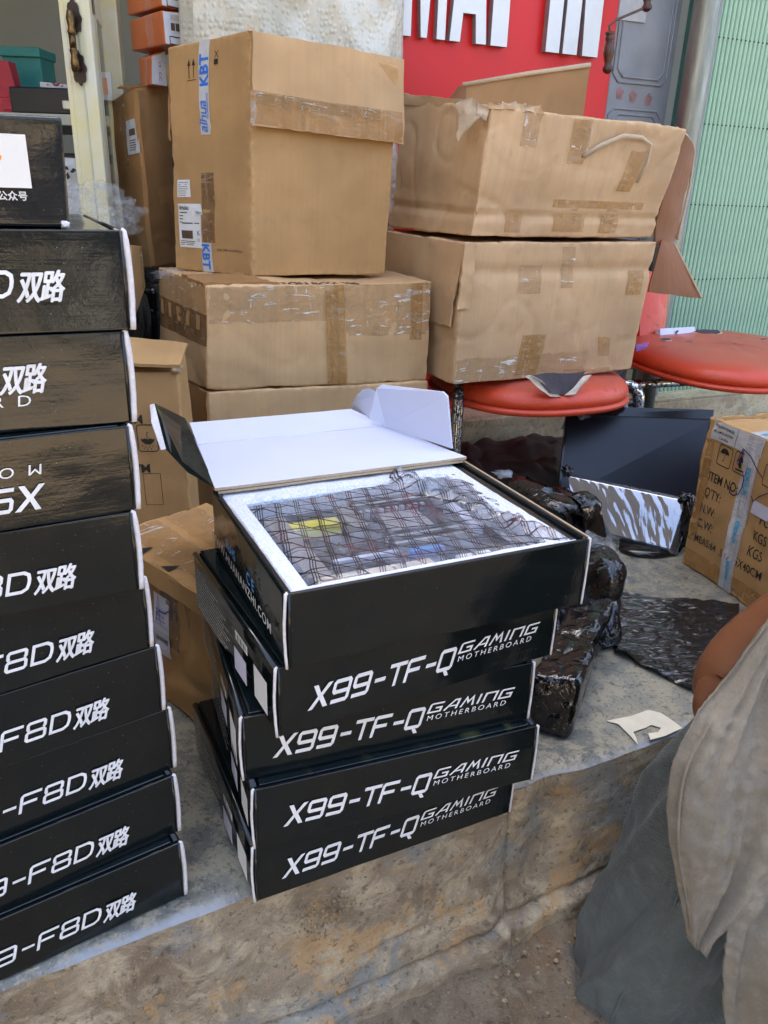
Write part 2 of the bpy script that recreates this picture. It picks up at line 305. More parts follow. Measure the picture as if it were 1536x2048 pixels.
def cloth(name, c0, var, weave, fold=0.0, twill=False):
    t = NT(name); ob = t.co('Object'); a = t.noise(ob, 6, 4, 0.6); w = t.add('ShaderNodeTexWave'); w.bands_direction = 'DIAGONAL' if twill else 'Z'; w.inputs['Scale'].default_value = weave; w.inputs['Distortion'].default_value = 1.5
    t.link(ob, w.inputs['Vector']); f = t.noise(ob, 420, 3, 0.7); m = t.noise(ob, 45, 4, 0.65)
    base = t.mix(t.ramp(a, [(0.3, 0.0), (0.7, 1.0)]), tuple(x * (1 - var) for x in c0), tuple(min(1, x * (1 + var)) for x in c0))
    base = t.mix(t.math('MULTIPLY', t.ramp(f, [(0.4, 0.0), (0.65, 1.0)]), 0.35), base, tuple(x * 0.55 for x in c0))
    base = t.mix(t.math('MULTIPLY', t.ramp(m, [(0.48, 0.0), (0.66, 1.0)]), 0.5), base, tuple(min(1, x * 1.5) for x in c0))
    base = t.mix(t.math('MULTIPLY', w.outputs['Fac'], 0.18), base, tuple(x * 0.6 for x in c0))
    t.set(color=base, rough=0.88, spec=0.2, sheen=0.2); t.bump(t.math('ADD', t.math('ADD', w.outputs['Fac'], f), t.math('MULTIPLY', m, 2.0)), 0.0012, 0.8); return t.m
M['denim'] = cloth('faded_denim', (0.090, 0.104, 0.096), 0.35, 170, twill=True)
M['linen'] = cloth('beige_linen_shirt', (0.31, 0.27, 0.205), 0.08, 520)
M['hair'] = simple('black_hair', (0.01, 0.008, 0.007), 0.5)
M['brown_cloth'] = simple('dusty_brown_cloth', (0.060, 0.038, 0.028), 0.85, var=0.4, scale=12, bump=0.003)
M['leaf'] = simple('leaf_green', (0.06, 0.10, 0.025), 0.5, var=0.4, scale=3)
M['bark'] = simple('bark_brown', (0.10, 0.075, 0.05), 0.9, scale=12)
M['facade'] = simple('sandy_rendered_facade', (0.30, 0.24, 0.16), 0.8, var=0.08, scale=1)
M['facade_white'] = simple('white_rendered_facade', (0.36, 0.35, 0.33), 0.8, var=0.08, scale=1)
M['window_glass'] = simple('dark_window_glass', (0.03, 0.04, 0.05), 0.1)
M['street'] = simple('asphalt_street', (0.12, 0.10, 0.075), 0.85, var=0.35, scale=1.4)
M['bounce_sand'] = simple('bounce_verge_sand', (0.60, 0.48, 0.32), 0.9, var=0.3, scale=3.5)  # kept pale so the added ground strip throws warm light back
M['van_paint'] = simple('dark_grey_car_paint', (0.02, 0.022, 0.025), 0.25)

# ---------------------------------------------------------------- mesh helpers
class MB:
    def __init__(s): s.v = []; s.f = []; s.uv = []; s.e = None
    def quad_grid(s, fn, nu, nv, uvf=None, flip=False):
        b = len(s.v)
        for j in range(nv + 1):
            for i in range(nu + 1): s.v.append(tuple(fn(i / nu, j / nv)))
        for j in range(nv):
            for i in range(nu):
                q = [b + j * (nu + 1) + i, b + j * (nu + 1) + i + 1, b + (j + 1) * (nu + 1) + i + 1, b + (j + 1) * (nu + 1) + i]
                c = [(i / nu, j / nv), ((i + 1) / nu, j / nv), ((i + 1) / nu, (j + 1) / nv), (i / nu, (j + 1) / nv)]
                if flip: q.reverse(); c.reverse()
                s.f.append(q); s.uv.append([uvf(*x) if uvf else x for x in c])
        return s
    def box(s, x0, x1, y0, y1, z0, z1, M4=None):
        P = [V(x, y, z) for z in (z0, z1) for y in (y0, y1) for x in (x0, x1)]
        if M4: P = [M4 @ p for p in P]
        b = len(s.v); s.v += [tuple(p) for p in P]
        for f, (a, c) in (((0, 2, 3, 1), (0, 1)), ((4, 5, 7, 6), (0, 1)), ((0, 1, 5, 4), (0, 2)), ((2, 6, 7, 3), (0, 2)), ((0, 4, 6, 2), (1, 2)), ((1, 3, 7, 5), (1, 2))):
            s.f.append([b + k for k in f]); s.uv.append([(P[k][a], P[k][c]) for k in f])
        return s
    def hexa(s, P):    # 4 bottom ccw, 4 top
        b = len(s.v); s.v += [tuple(p) for p in P]
        for f in ((3, 2, 1, 0), (4, 5, 6, 7), (0, 1, 5, 4), (1, 2, 6, 5), (2, 3, 7, 6), (3, 0, 4, 7)):
            s.f.append([b + k for k in f]); l1 = (V(P[f[1]]) - V(P[f[0]])).length; l2 = (V(P[f[3]]) - V(P[f[0]])).length
            s.uv.append([(0, 0), (l1, 0), (l1, l2), (0, l2)])
        return s
    def prism(s, pts, h, M4=None):   # outline in xy extruded z 0..h
        b = len(s.v); n = len(pts)
        P = [V(x, y, 0) for x, y in pts] + [V(x, y, h) for x, y in pts]
        if M4: P = [M4 @ p for p in P]
        s.v += [tuple(p) for p in P]
        s.f.append([b + k for k in reversed(range(n))]); s.f.append([b + n + k for k in range(n)])
        s.uv.append([pts[k] for k in reversed(range(n))]); s.uv.append([pts[k] for k in range(n)])
        for k in range(n):
            k2 = (k + 1) % n; s.f.append([b + k, b + k2, b + n + k2, b + n + k]); s.uv.append([(0, 0), (1, 0), (1, 1), (0, 1)])
        return s
    def tube(s, path, rad, n=12, caps=True, squash=None):
        path = [V(p) for p in path]; rr = rad if isinstance(rad, (list, tuple)) else [rad] * len(path); b = len(s.v); up = V(0, 0, 1)
        t0 = (path[1] - path[0]).normalized(); side = t0.cross(up if abs(t0.z) < 0.9 else V(0, 1, 0)).normalized(); L = 0
        for i, p in enumerate(path):
            t = (path[min(i + 1, len(path) - 1)] - path[max(i - 1, 0)]).normalized(); side = (side - t * side.dot(t)).normalized(); w = t.cross(side)
            for k in range(n):
                a = 2 * math.pi * k / n; r = rr[i]
                rx, ry = (r, r) if not isinstance(r, tuple) else r
                s.v.append(tuple(p + side * math.cos(a) * rx + w * math.sin(a) * ry))
        for i in range(len(path) - 1):
            L1 = L + (path[i + 1] - path[i]).length
            for k in range(n):
                k2 = (k + 1) % n; s.f.append([b + i * n + k, b + i * n + k2, b + (i + 1) * n + k2, b + (i + 1) * n + k]); s.uv.append([(k / n, L), ((k + 1) / n, L), ((k + 1) / n, L1), (k / n, L1)])
            L = L1
        if caps:
            s.f.append([b + k for k in reversed(range(n))]); s.uv.append([(0, 0)] * n); m = b + (len(path) - 1) * n; s.f.append([m + k for k in range(n)]); s.uv.append([(0, 0)] * n)
        return s
    def lathe(s, prof, M4, n=16):
        b = len(s.v)
        for r, z in prof:
            for k in range(n):
                a = 2 * math.pi * k / n; s.v.append(tuple(M4 @ V(r * math.cos(a), r * math.sin(a), z)))
        for i in range(len(prof) - 1):
            for k in range(n):
                k2 = (k + 1) % n; s.f.append([b + i * n + k, b + i * n + k2, b + (i + 1) * n + k2, b + (i + 1) * n + k]); s.uv.append([(k / n, i), ((k + 1) / n, i), ((k + 1) / n, i + 1), (k / n, i + 1)])
        s.f.append([b + k for k in reversed(range(n))]); s.uv.append([(0, 0)] * n); m = b + (len(prof) - 1) * n; s.f.append([m + k for k in range(n)]); s.uv.append([(0, 0)] * n)
        return s
    def mesh(s, name, shift=None):
        me = bpy.data.meshes.new(name); vv = s.v if shift is None else [(x - shift[0], y - shift[1], z - shift[2]) for x, y, z in s.v]
        me.from_pydata(vv, [], s.f); ul = me.uv_layers.new(name='UVMap')
        flat = [c for f in s.uv for uv in f for c in uv[:2]]; ul.data.foreach_set('uv', flat)
        if s.e is not None:
            at = me.attributes.new('edge', 'FLOAT', 'POINT'); at.data.foreach_set('value', s.e)
        me.validate(); return me

def tagit(o, label=None, cat=None, group=None, kind=None):
    if label: o['label'] = label
    if cat: o['category'] = cat
    if group: o['group'] = group
    if kind: o['kind'] = kind
    return o
def thing(name, label, cat, loc=(0, 0, 0), rz=0.0, group=None):
    o = bpy.data.objects.new(name, None); COL.objects.link(o); o.empty_display_size = 0.05
    o.location = loc; o.rotation_euler = (0, 0, rz); return tagit(o, label, cat, group)
def rootloc(p):
    while p.parent: p = p.parent
    return tuple(p.location)
def part(name, mb, mat, parent, smooth=False, world_co=True, label=None, kind=None, bevel=0.0, subsurf=0):
    me = mb.mesh(name, rootloc(parent) if (parent and world_co) else None)
    mats = mat if isinstance(mat, (list, tuple)) else [mat]
    for m in mats: me.materials.append(m)
    o = bpy.data.objects.new(name, me); COL.objects.link(o)
    if parent: o.parent = parent
    if smooth: me.polygons.foreach_set('use_smooth', [True] * len(me.polygons))
    if bevel:
        b = o.modifiers.new('bevel', 'BEVEL'); b.width = bevel; b.segments = 2; b.limit_method = 'ANGLE'; b.angle_limit = R(40)
        me.polygons.foreach_set('use_smooth', [True] * len(me.polygons)); b.harden_normals = True
    if subsurf:
        b = o.modifiers.new('sub', 'SUBSURF'); b.levels = subsurf; b.render_levels = subsurf
    if kind: o['kind'] = kind
    if label: o['label'] = label
    return o
def solo(name, mb, mat, label, cat, group=None, kind=None, **kw):
    """a thing that is one mesh: origin at its base"""
    xs = [v[0] for v in mb.v]; ys = [v[1] for v in mb.v]; zs = [v[2] for v in mb.v]; c = ((min(xs) + max(xs)) / 2, (min(ys) + max(ys)) / 2, min(zs))
    mb.v = [(x - c[0], y - c[1], z - c[2]) for x, y, z in mb.v]
    o = part(name, mb, mat, None, **kw); o.location = c; return tagit(o, label, cat, group, kind)
def fbm(p, sc, seed=0.0, oct=4):
    return noise.fractal(V(p) * sc + V(seed * 3.1, seed * 1.7, -seed), 0.6, 2.0, oct)

# ---- lettering
_FC = {}
def font_mesh(body, size=1.0, bold=0.0, spacing=1.0, shear=0.0):
    key = (body, bold, spacing, shear)
    if key not in _FC:
        c = bpy.data.curves.new('lettering', 'FONT'); c.body = body; c.offset = bold; c.space_character = spacing; c.shear = shear; c.resolution_u = 3
        o = bpy.data.objects.new('tmp', c); COL.objects.link(o); bpy.context.view_layer.update()
        me = o.evaluated_get(bpy.context.evaluated_depsgraph_get()).to_mesh()
        vs_ = [tuple(v.co)[:2] for v in me.vertices]; fs = [list(p.vertices) for p in me.polygons]
        bpy.data.objects.remove(o); bpy.data.curves.remove(c); _FC[key] = (vs_, fs)
    vs_, fs = _FC[key]; return [(x * size, y * size) for x, y in vs_], fs
def stroke(pts, w, closed=False):
    """mitred outline of a pen stroke as quads"""
    n = len(pts); P = [Vector(p) for p in pts]; L, Rr = [], []
    for i in range(n):
        a = P[i - 1] if (i > 0 or closed) else None; b = P[(i + 1) % n] if (i < n - 1 or closed) else None
        d1 = (P[i] - a).normalized() if a is not None else (b - P[i]).normalized(); d2 = (b - P[i]).normalized() if b is not None else d1
        n1 = Vector((-d1.y, d1.x)); n2 = Vector((-d2.y, d2.x)); m = (n1 + n2).normalized(); k = w / 2 / max(0.45, m.dot(n1))
        L.append(tuple(P[i] + m * k)); Rr.append(tuple(P[i] - m * k))
    v = L + Rr; f = []
    for i in range(n if closed else n - 1):
        j = (i + 1) % n; f.append([i, n + i, n + j, j])
    return v, f
PW = 0.17
def _g(polys=(), strokes=(), closed=()): return (polys, strokes, closed)
GLY = {
 'X': _g(polys=[[(0, 0), (.24, 0), (.5, .37), (.80, 0), (1.04, 0), (.64, .5), (1.04, 1), (.80, 1), (.5, .63), (.24, 1), (0, 1), (.38, .5)]]),
 '9': _g(strokes=[[(.835, .47), (.16, .47), (.085, .55), (.085, .84), (.16, .915), (.84, .915), (.915, .84), (.915, .16), (.84, .085), (.06, .085)]]),
 '-': _g(strokes=[[(.12, .47), (.72, .47)]]),
 'T': _g(strokes=[[(0, .915), (1.0, .915)], [(.5, .83), (.5, 0)]]),
 'F': _g(strokes=[[(.085, 0), (.085, .84), (.16, .915), (1.0, .915)], [(.17, .49), (.82, .49)]]),
 'Q': _g(closed=[[(.085, .16), (.085, .84), (.16, .915), (.84, .915), (.915, .84), (.915, .16), (.84, .085), (.16, .085)]], polys=[[(.50, -.01), (.72, -.01), (.92, -.24), (.70, -.24)]]),
 'G': _g(strokes=[[(1.0, .915), (.16, .915), (.085, .84), (.085, .085), (.915, .085), (.915, .47), (.5, .47)]]),
 'A': _g(strokes=[[(.05, 0), (.34, .5), (.60, .915), (.90, .915), (.90, 0)]], polys=[[(.32, .27), (.81, .27), (.81, .41), (.40, .41)]]),
 'M': _g(strokes=[[(.07, 0), (.26, .90), (.5, .40), (.74, .90), (.93, 0)]]),
 'I': _g(strokes=[[(.10, 0), (.10, 1)]]),
 'N': _g(strokes=[[(.09, 0), (.09, .915), (.91, .915), (.91, 0)]]),
 'D': _g(closed=[[(.085, .085), (.085, .915), (.66, .915), (.86, .80), (.915, .60), (.915, .40), (.86, .20), (.66, .085)]]),
 '8': _g(closed=[[(.085, .16), (.085, .40), (.16, .49), (.84, .49), (.915, .40), (.915, .16), (.84, .085), (.16, .085)]],
         strokes=[[(.17, .575), (.11, .66), (.11, .84), (.18, .915), (.82, .915), (.89, .84), (.89, .66), (.83, .575)]]),
}
ADV = {'X': 1.13, '9': 1.13, '-': .86, 'T': 1.05, 'F': 1.10, 'Q': 1.13, 'G': 1.12, 'A': 1.12, 'M': 1.12, 'I': .36, 'N': 1.12, 'D': 1.10, '8': 1.12}
def techno(text, h, wid, shear=0.25, gap=0.0, pen=1.0):
    """square display lettering; returns 2d verts, faces and width"""
    vv, ff = [], []; x = 0
    for ch in text:
        polys, sts, cl = GLY[ch]; items = [stroke(s_, PW * pen) for s_ in sts] + [stroke(s_, PW * pen, True) for s_ in cl] + [(p, [list(range(len(p)))]) for p in polys]
        for v, f in items:
            b = len(vv); vv += [((x + px_) * wid + py_ * h * shear, py_ * h) for px_, py_ in v]; ff += [[b + k for k in q] for q in f]
        x += ADV[ch] + gap
    return vv, ff, x * wid
def lay(vf, fn):
    """2d lettering -> MB through fn(x, y) -> 3d"""
    mb = MB(); mb.v = [tuple(fn(x, y)) for x, y in vf[0]]; mb.f = [list(f) for f in vf[1]]; mb.uv = [[vf[0][k] for k in f] for f in vf[1]]; return mb
def join2d(*items):
    v, f = [], []
    for (a, b_), dx, dy in items:
        k0 = len(v); v += [(x + dx, y + dy) for x, y in a]; f += [[k0 + k for k in q] for q in b_]
    return v, f

# ---- cartons
class Carton:
    """8 corners, rounded edges, crumpled faces.  i: near->right, j: near->left-back, k: up"""
    def __init__(s, near, right, left, top, r=0.006, amp=0.004, seed=1.0, bulge=0.0, n=26):
        # near,right,left are base corners; top = (near_top, right_top, left_top)
        n0, r0, l0 = V(near), V(right), V(left); n1, r1, l1 = map(V, top); b0 = r0 + l0 - n0; b1 = r1 + l1 - n1
        s.c = {(0, 0, 0): n0, (1, 0, 0): r0, (0, 1, 0): l0, (1, 1, 0): b0, (0, 0, 1): n1, (1, 0, 1): r1, (0, 1, 1): l1, (1, 1, 1): b1}
        s.d = ((r0 - n0).length, (l0 - n0).length, (n1 - n0).length); s.r = r; s.amp = amp; s.seed = seed; s.bulge = bulge; s.n = n
        s.ax = [(r0 - n0).normalized(), (l0 - n0).normalized(), (n1 - n0).normalized()]; s.creases = []
    def at(s, p, off=0.0):
        d = s.d; pm = [p[k] * d[k] for k in range(3)]; q = [min(max(pm[k], s.r), d[k] - s.r) for k in range(3)]
        v = [pm[k] - q[k] for k in range(3)]; L = math.sqrt(sum(x * x for x in v)) or 1e-9
        nn = [x / L for x in v]; pr = [q[k] + s.r * nn[k] for k in range(3)]; a, b, c = (pr[k] / d[k] for k in range(3))
        P = V(0, 0, 0)
        for (i, j, k), w in s.c.items(): P += w * ((a if i else 1 - a) * (b if j else 1 - b) * (c if k else 1 - c))
        N = (s.ax[0] * nn[0] + s.ax[1] * nn[1] + s.ax[2] * nn[2]).normalized()
        h = s.amp * fbm(P, 5.0, s.seed, 3) + s.amp * 0.22 * fbm(P, 17, s.seed + 4, 3)
        rg = abs(noise.noise(P * 7 + V(s.seed, 0, 2))); h -= s.amp * 0.8 * max(0, 1 - rg * 16); rg = abs(noise.noise(P * 13 + V(s.seed + 3, 7, 2))); h -= s.amp * 0.35 * max(0, 1 - rg * 12)
        for (ci, cv, w, dep) in s.creases:      # dented lines across the box at height cv
            h -= dep * math.exp(-((p[ci] - cv) * d[ci] / w) ** 2)
        if s.bulge: h += s.bulge * (16 * a * (1 - a) * c * (1 - c) if abs(nn[1]) > .5 else 16 * b * (1 - b) * c * (1 - c) if abs(nn[0]) > .5 else 0)
        return P + N * (h + off)
    FACE = {'F': lambda a, b: (a, 0, b), 'S': lambda a, b: (0, 1 - a, b), 'T': lambda a, b: (a, b, 1), 'K': lambda a, b: (1, a, b), 'B': lambda a, b: (1 - a, 1, b), 'D': lambda a, b: (1 - a, b, 0)}
    DIM = {'F': (0, 2), 'S': (1, 2), 'T': (0, 1), 'K': (1, 2), 'B': (0, 2), 'D': (0, 1)}
    def P(s, face, a, b, off=0.0): return s.at(s.FACE[face](a, b), off)
    def M(s, face, x, y, off=0.0): return s.P(face, x / s.d[s.DIM[face][0]], y / s.d[s.DIM[face][1]], off)   # metres on the face
    def body(s):
        mb = MB(); mb.e = []; idx = {}
        for fc in 'FSTKBD':
            da, db = (s.d[k] for k in s.DIM[fc])
            def ts(L):
                e = [0, s.r * 0.35 / L, s.r * 0.75 / L, s.r * 1.15 / L, s.r * 2.6 / L]; m = max(3, int(s.n * L / max(s.d))); mid = [e[-1] + (1 - 2 * e[-1]) * k / m for k in range(1, m)]
                return e + mid + [1 - x for x in reversed(e)]
            A, B = ts(da), ts(db); ids = {}
            for j, b in enumerate(B):
                for i, a in enumerate(A):
                    p = s.FACE[fc](a, b); key = tuple(round(x, 5) for x in p)
                    if key not in idx:
                        idx[key] = len(mb.v); mb.v.append(tuple(s.at(p))); dist = sorted(min(p[k], 1 - p[k]) * s.d[k] for k in range(3))[1]; mb.e.append(max(0.0, 1 - dist / 0.012))
                    ids[i, j] = idx[key]
            so = s.seed * 1.37 + ord(fc)
            for j in range(len(B) - 1):
                for i in range(len(A) - 1):
                    mb.f.append([ids[i, j], ids[i + 1, j], ids[i + 1, j + 1], ids[i, j + 1]]); mb.uv.append([(A[x] * da + so, B[y] * db) for x, y in ((i, j), (i + 1, j), (i + 1, j + 1), (i, j + 1))])
        # outward normals
        return mb
    def decal(s, face, x0, x1, y0, y1, off=0.0007, skew=0.0, n=None, ragged=0.0):
        mb = MB(); nu = max(1, int(abs(x1 - x0) / 0.012)) if n is None else n; nv = max(1, int(abs(y1 - y0) / 0.012)) if n is None else n; nu = min(nu, 45); nv = min(nv, 45)
        def fn(a, b):
            x = x0 + (x1 - x0) * a + skew * b; y = y0 + (y1 - y0) * b
            if ragged and (a in (0, 1) or b in (0, 1)):
                x += ragged * noise.noise(V(x * 60, y * 60, s.seed)); y += ragged * noise.noise(V(x * 60, y * 60, s.seed + 9))
            return s.M(face, x, y, off)
        so = s.seed; return mb.quad_grid(fn, nu, nv, lambda a, b: (x0 + (x1 - x0) * a + so, y0 + (y1 - y0) * b))
    def text(s, face, vf, x, y, rot=0.0, off=0.0012, stretch=(1, 1)):
        c, sn = math.cos(rot), math.sin(rot)
        return lay(vf, lambda px_, py_: s.M(face, x + px_ * stretch[0] * c - py_ * stretch[1] * sn, y + px_ * stretch[0] * sn + py_ * stretch[1] * c, off))

def slab(P00, P10, P11, P01, th=0.004, nu=10, nv=10, amp=0.002, seed=0.0, bend=0.0, ragged=0.0):
    """closed sheet with thickness; returns MB (front, back, rims)"""
    P00, P10, P11, P01 = map(V, (P00, P10, P11, P01)); N = ((P10 - P00).cross(P01 - P00)).normalized(); Lu = (P10 - P00).length; Lv = (P01 - P00).length
    def mid(a, b):
        p = P00 * (1 - a) * (1 - b) + P10 * a * (1 - b) + P11 * a * b + P01 * (1 - a) * b
        if ragged and (a < 1e-6 or a > 1 - 1e-6 or b < 1e-6 or b > 1 - 1e-6):
            p = p + V(noise.noise(p * 45), noise.noise(p * 45 + V(5, 5, 5)), noise.noise(p * 45 + V(9, 1, 3))) * ragged
        return p + N * (amp * fbm(p, 7, seed) + bend * 4 * a * (1 - a))
    mb = MB(); uvf = lambda a, b: (a * Lu + seed, b * Lv)
    mb.quad_grid(lambda a, b: mid(a, b) + N * th / 2, nu, nv, uvf); mb.quad_grid(lambda a, b: mid(a, b) - N * th / 2, nu, nv, uvf, True)
    for (f, m) in ((lambda t: (t, 0), nu), (lambda t: (1, t), nv), (lambda t: (1 - t, 1), nu), (lambda t: (0, 1 - t), nv)):
        mb.quad_grid(lambda a, b, f=f: mid(*f(a)) + N * (b - .5) * th, m, 1, lambda a, b: (a * .3, b * .004))
    return mb

# ================================================================ THE SETTING
EU = V(0.8811, 0.4729, 0); EN = V(-0.4729, 0.8811, 0); E0 = V(-0.3549, 0.519, 0)           # lip of the ledge
WU = V(math.cos(R(24.5)), math.sin(R(24.5)), 0); WN = V(-WU.y, WU.x, 0); W0 = V(.2695, 2.28, 0)   # foot of the shop wall
def wp(s_, t_, z): return W0 + WU * s_ + WN * t_ + V(0, 0, z)
def wbox(mb, s0, s1, t0, t1, z0, z1):
    return mb.hexa([wp(s0, t0, z0), wp(s1, t0, z0), wp(s1, t1, z0), wp(s0, t1, z0), wp(s0, t0, z1), wp(s1, t0, z1), wp(s1, t1, z1), wp(s0, t1, z1)])
ROAD_Z = -0.255
# chipped lip profile: s along the lip, returns inset
def chip(s_):
    c = 0.0
    for c0, w, d in ((0.665, .030, .020), (0.615, .02, .016), (0.70, .02, .010), (0.30, .05, .003), (1.02, .03, .006), (-.25, .03, .005)):
        c += d * math.exp(-((s_ - c0) / w) ** 2) * (0.7 + 0.6 * noise.noise(V(s_ * 90, 1, 0)))
    return c + 0.0018 * noise.noise(V(s_ * 22, 0, 0)) + 0.001 * noise.noise(V(s_ * 90, 3, 0))
def ledge_sheet():
    mb = MB(); xs = [-4 + 0.25 * k for k in range(10)] + [-1.5 + 0.02 * k for k in range(160)] + [1.7 + 0.3 * k for k in range(8)]
    ys = [0, .006, .014, .025, .04, .06, .09, .13, .2, .3, .45, .65, .9, 1.2, 1.6, 2.2, 3.2]
    b = 0
    for j, y in enumerate(ys):
        for x in xs:
            c = chip(x); z = 0.0
            if y == 0: z = -0.006 - 0.25 * c
            elif y < .03: z = -0.9 * c * max(0, 1 - y / .03) - (0.0022 if y < .01 else 0.0)
            p = E0 + EU * x + EN * (y + c * max(0, 1 - y / .05)); mb.v.append((p.x, p.y, z + 0.0012 * noise.noise(V(p.x * 9, p.y * 9, 0)) - 0.0004))
    n = len(xs)
    for j in range(len(ys) - 1):
        for i in range(n - 1):
            mb.f.append([j * n + i, j * n + i + 1, (j + 1) * n + i + 1, (j + 1) * n + i]); mb.uv.append([(xs[a], ys[c]) for a, c in ((i, j), (i + 1, j), (i + 1, j + 1), (i, j + 1))])
    return mb
lt = part('ledge', ledge_sheet(), M['ledge_top'], None, smooth=True, kind='structure')
def riser_sheet():
    """rough plastered riser, a broken crack and a slumped foot running out into the road"""
    mb = MB(); xs = [-3.0 + 0.1 * k for k in range(22)] + [-0.8 + 0.008 * k for k in range(250)] + [1.2 + 0.15 * k for k in range(16)]
    N_ = 62; n = len(xs)
    for j in range(N_ + 1):
        v = j / N_
        for x in xs:
            c = chip(x); z = -0.006 - 0.25 * c + (ROAD_Z - 0.004 + 0.25 * c) * v
            out = 0.004 * v + 0.036 * max(0, v - .45) ** 1.4 * (1.1 + noise.noise(V(x * 4, 0, 7))) / .43 * .6 - c
            p0 = E0 + EU * x; q = V(p0.x, p0.y, z)
            out += 0.0016 * fbm(q, 70, 9, 2) * min(1, v * 9) + 0.0032 * fbm(q, 5, 1, 3) * min(1, v * 6) + 0.0018 * fbm(q, 26, 2, 3) * min(1, v * 6)
            cz = 0.80 + 0.06 * noise.noise(V(x * 3.0, 2, 0)) + 0.03 * noise.noise(V(x * 14, 5, 0)) + 0.012 * noise.noise(V(x * 50, 5, 0))
            dc = v - cz; out += 0.016 * (1 / (1 + math.exp(-dc * 90)) - 0.0) * max(0, 1 - max(0, dc) * 4); out -= 0.026 * math.exp(-(dc / 0.016) ** 2) * (0.45 + 0.8 * max(0, noise.noise(V(x * 5, 9, 0)) + .3))
            c2 = 0.62 + 0.12 * noise.noise(V(x * 2.4, 12, 0)) + 0.02 * noise.noise(V(x * 30, 5, 4)); out -= 0.009 * math.exp(-((v - c2) / 0.012) ** 2) * max(0, noise.noise(V(x * 3, 19, 0)) * 2.5)
            p = p0 - EN * out; mb.v.append((p.x, p.y, z))
    for j in range(N_):
        for i in range(n - 1):
            mb.f.append([(j + 1) * n + i, (j + 1) * n + i + 1, j * n + i + 1, j * n + i]); mb.uv.append([(xs[i], j / N_)] * 4)
    return mb
part('ledge_riser', riser_sheet(), M['riser'], None, smooth=True, kind='structure')
def road_sheet():
    mb = MB(); xs = [-2 + .25 * k for k in range(5)] + [-0.8 + 0.012 * k for k in range(170)] + [1.4 + .3 * k for k in range(6)]; ys = [0.03, 0.0] + [-0.012 * k for k in range(1, 75)] + [-1.1, -1.5, -2.2, -3.2]
    n = len(xs)
    for y in ys:
        for x in xs:
            p = E0 + EU * x + EN * y; q = V(p.x, p.y, 0); h = 0.010 * fbm(q, 5, 3, 4) + 0.0035 * fbm(q, 30, 5, 3) + 0.020 * math.exp(-max(0, -y - .02) / .05)
            if y < -2: h = 0.0
            mb.v.append((p.x, p.y, ROAD_Z + h - 0.012))
    for j in range(len(ys) - 1):
        for i in range(n - 1):
            mb.f.append([(j + 1) * n + i, (j + 1) * n + i + 1, j * n + i + 1, j * n + i]); mb.uv.append([(0, 0)] * 4)
    return mb
part('road', road_sheet(), M['road'], None, smooth=True, kind='structure')
g = MB(); g.quad_grid(lambda a, b: (-80 + 160 * a, -80 + 140 * b, ROAD_Z - 0.05), 1, 1); part('street', g, M['street'], None, kind='structure')
g = MB(); g.quad_grid(lambda a, b: (-3.2 + 4.5 * a, -2.1 + 1.5 * b, ROAD_Z - 0.04), 1, 1); part('bounce_verge', g, M['bounce_sand'], None, kind='structure')  # unseen strip added and sized for warm bounce and glare on the left boxes
# shop wall foot, shop room behind, wall above the sign
wf = MB(); wbox(wf, -.70, 1.9, 0.0, .45, -.01, .088); part('wall_foot', wf, M['wall_base'], None, kind='structure', bevel=.006)
fl = MB(); fl.quad_grid(lambda a, b: (-4 + 6.0 * a, 2.1 + 3.2 * b, 0.004 + (0.0)), 1, 1); part('shop_floor', fl, M['dark'], None, kind='structure')
rm = MB(); rm.box(-4, 2.5, 4.3, 4.4, 0, 3.2); part('shop_back_wall', rm, M['shop_wall'], None, kind='structure')
rm = MB(); rm.box(-4.1, -4.0, 1.2, 4.3, 0, 3.2); part('shop_side_wall', rm, M['shop_wall'], None, kind='structure')
rm = MB(); rm.box(-4, 2.5, 1.9, 4.3, 3.2, 3.3); part('shop_ceiling', rm, M['shop_wall'], None, kind='structure')
up = MB(); wbox(up, -9, 9, .25, 6.0, 2.3, 6.1); part('shop_front_wall', up, M['facade_white'], None, kind='structure')
pr = MB().box(-2.9, -2.5, -1.6, 1.3, -.3, 6.0); part('side_wall', pr, M['facade'], None, kind='structure')  # unseen wall added to hold light off the left-facing sides

# ---- red sign board with raised white letters
t = thing('shop_sign', 'red acrylic sign board with raised white capital letters beside the shop door', 'sign', tuple(wp(0, .13, .089)))
b = MB(); wbox(b, -.50, .43, .13, .15, .089, 1.75); part('board', b, M['red_sign'], t)
b = MB(); wbox(b, .4305, .434, .129, .152, .089, 1.75); part('board_edge', b, M['letter_side'], t)
def sign_letter(polys, s0, wid, label=None):
    """bold condensed capitals with a 14 mm body; z grows with height above the shared base line"""
    mb = MB(); zb = BASEZ; H = 0.50
    for p in polys:
        A = [(s0 + x * wid, zb + y * H) for x, y in p]
        b0 = len(mb.v); n = len(A)
        mb.v += [tuple(wp(x, .129, z)) for x, z in A] + [tuple(wp(x, .108, z)) for x, z in A]
        mb.f.append([b0 + n + k for k in range(n)]); mb.uv.append([(0, 0)] * n)
        for k in range(n): k2 = (k + 1) % n; mb.f.append([b0 + k, b0 + k2, b0 + n + k2, b0 + n + k]); mb.uv.append([(0, 0)] * 4)
    o = part('letter', mb, [M['white_letter'], M['letter_side']], t, label=label)
    k = 0
    for p in polys:
        n = len(p); k += 1
        for q in range(n): o.data.polygons[k].material_index = 1; k += 1
    return o
BASEZ = (0.2657, 2.3991, 1.0750)[2]
sM = [[(0, 0), (.20, 0), (.20, 1), (0, 1)], [(.205, .9), (.43, 0), (.57, 0), (.795, .9), (.795, 1), (.63, 1), (.5, .45), (.37, 1), (.205, 1)], [(.80, 0), (1, 0), (1, 1), (.80, 1)]]
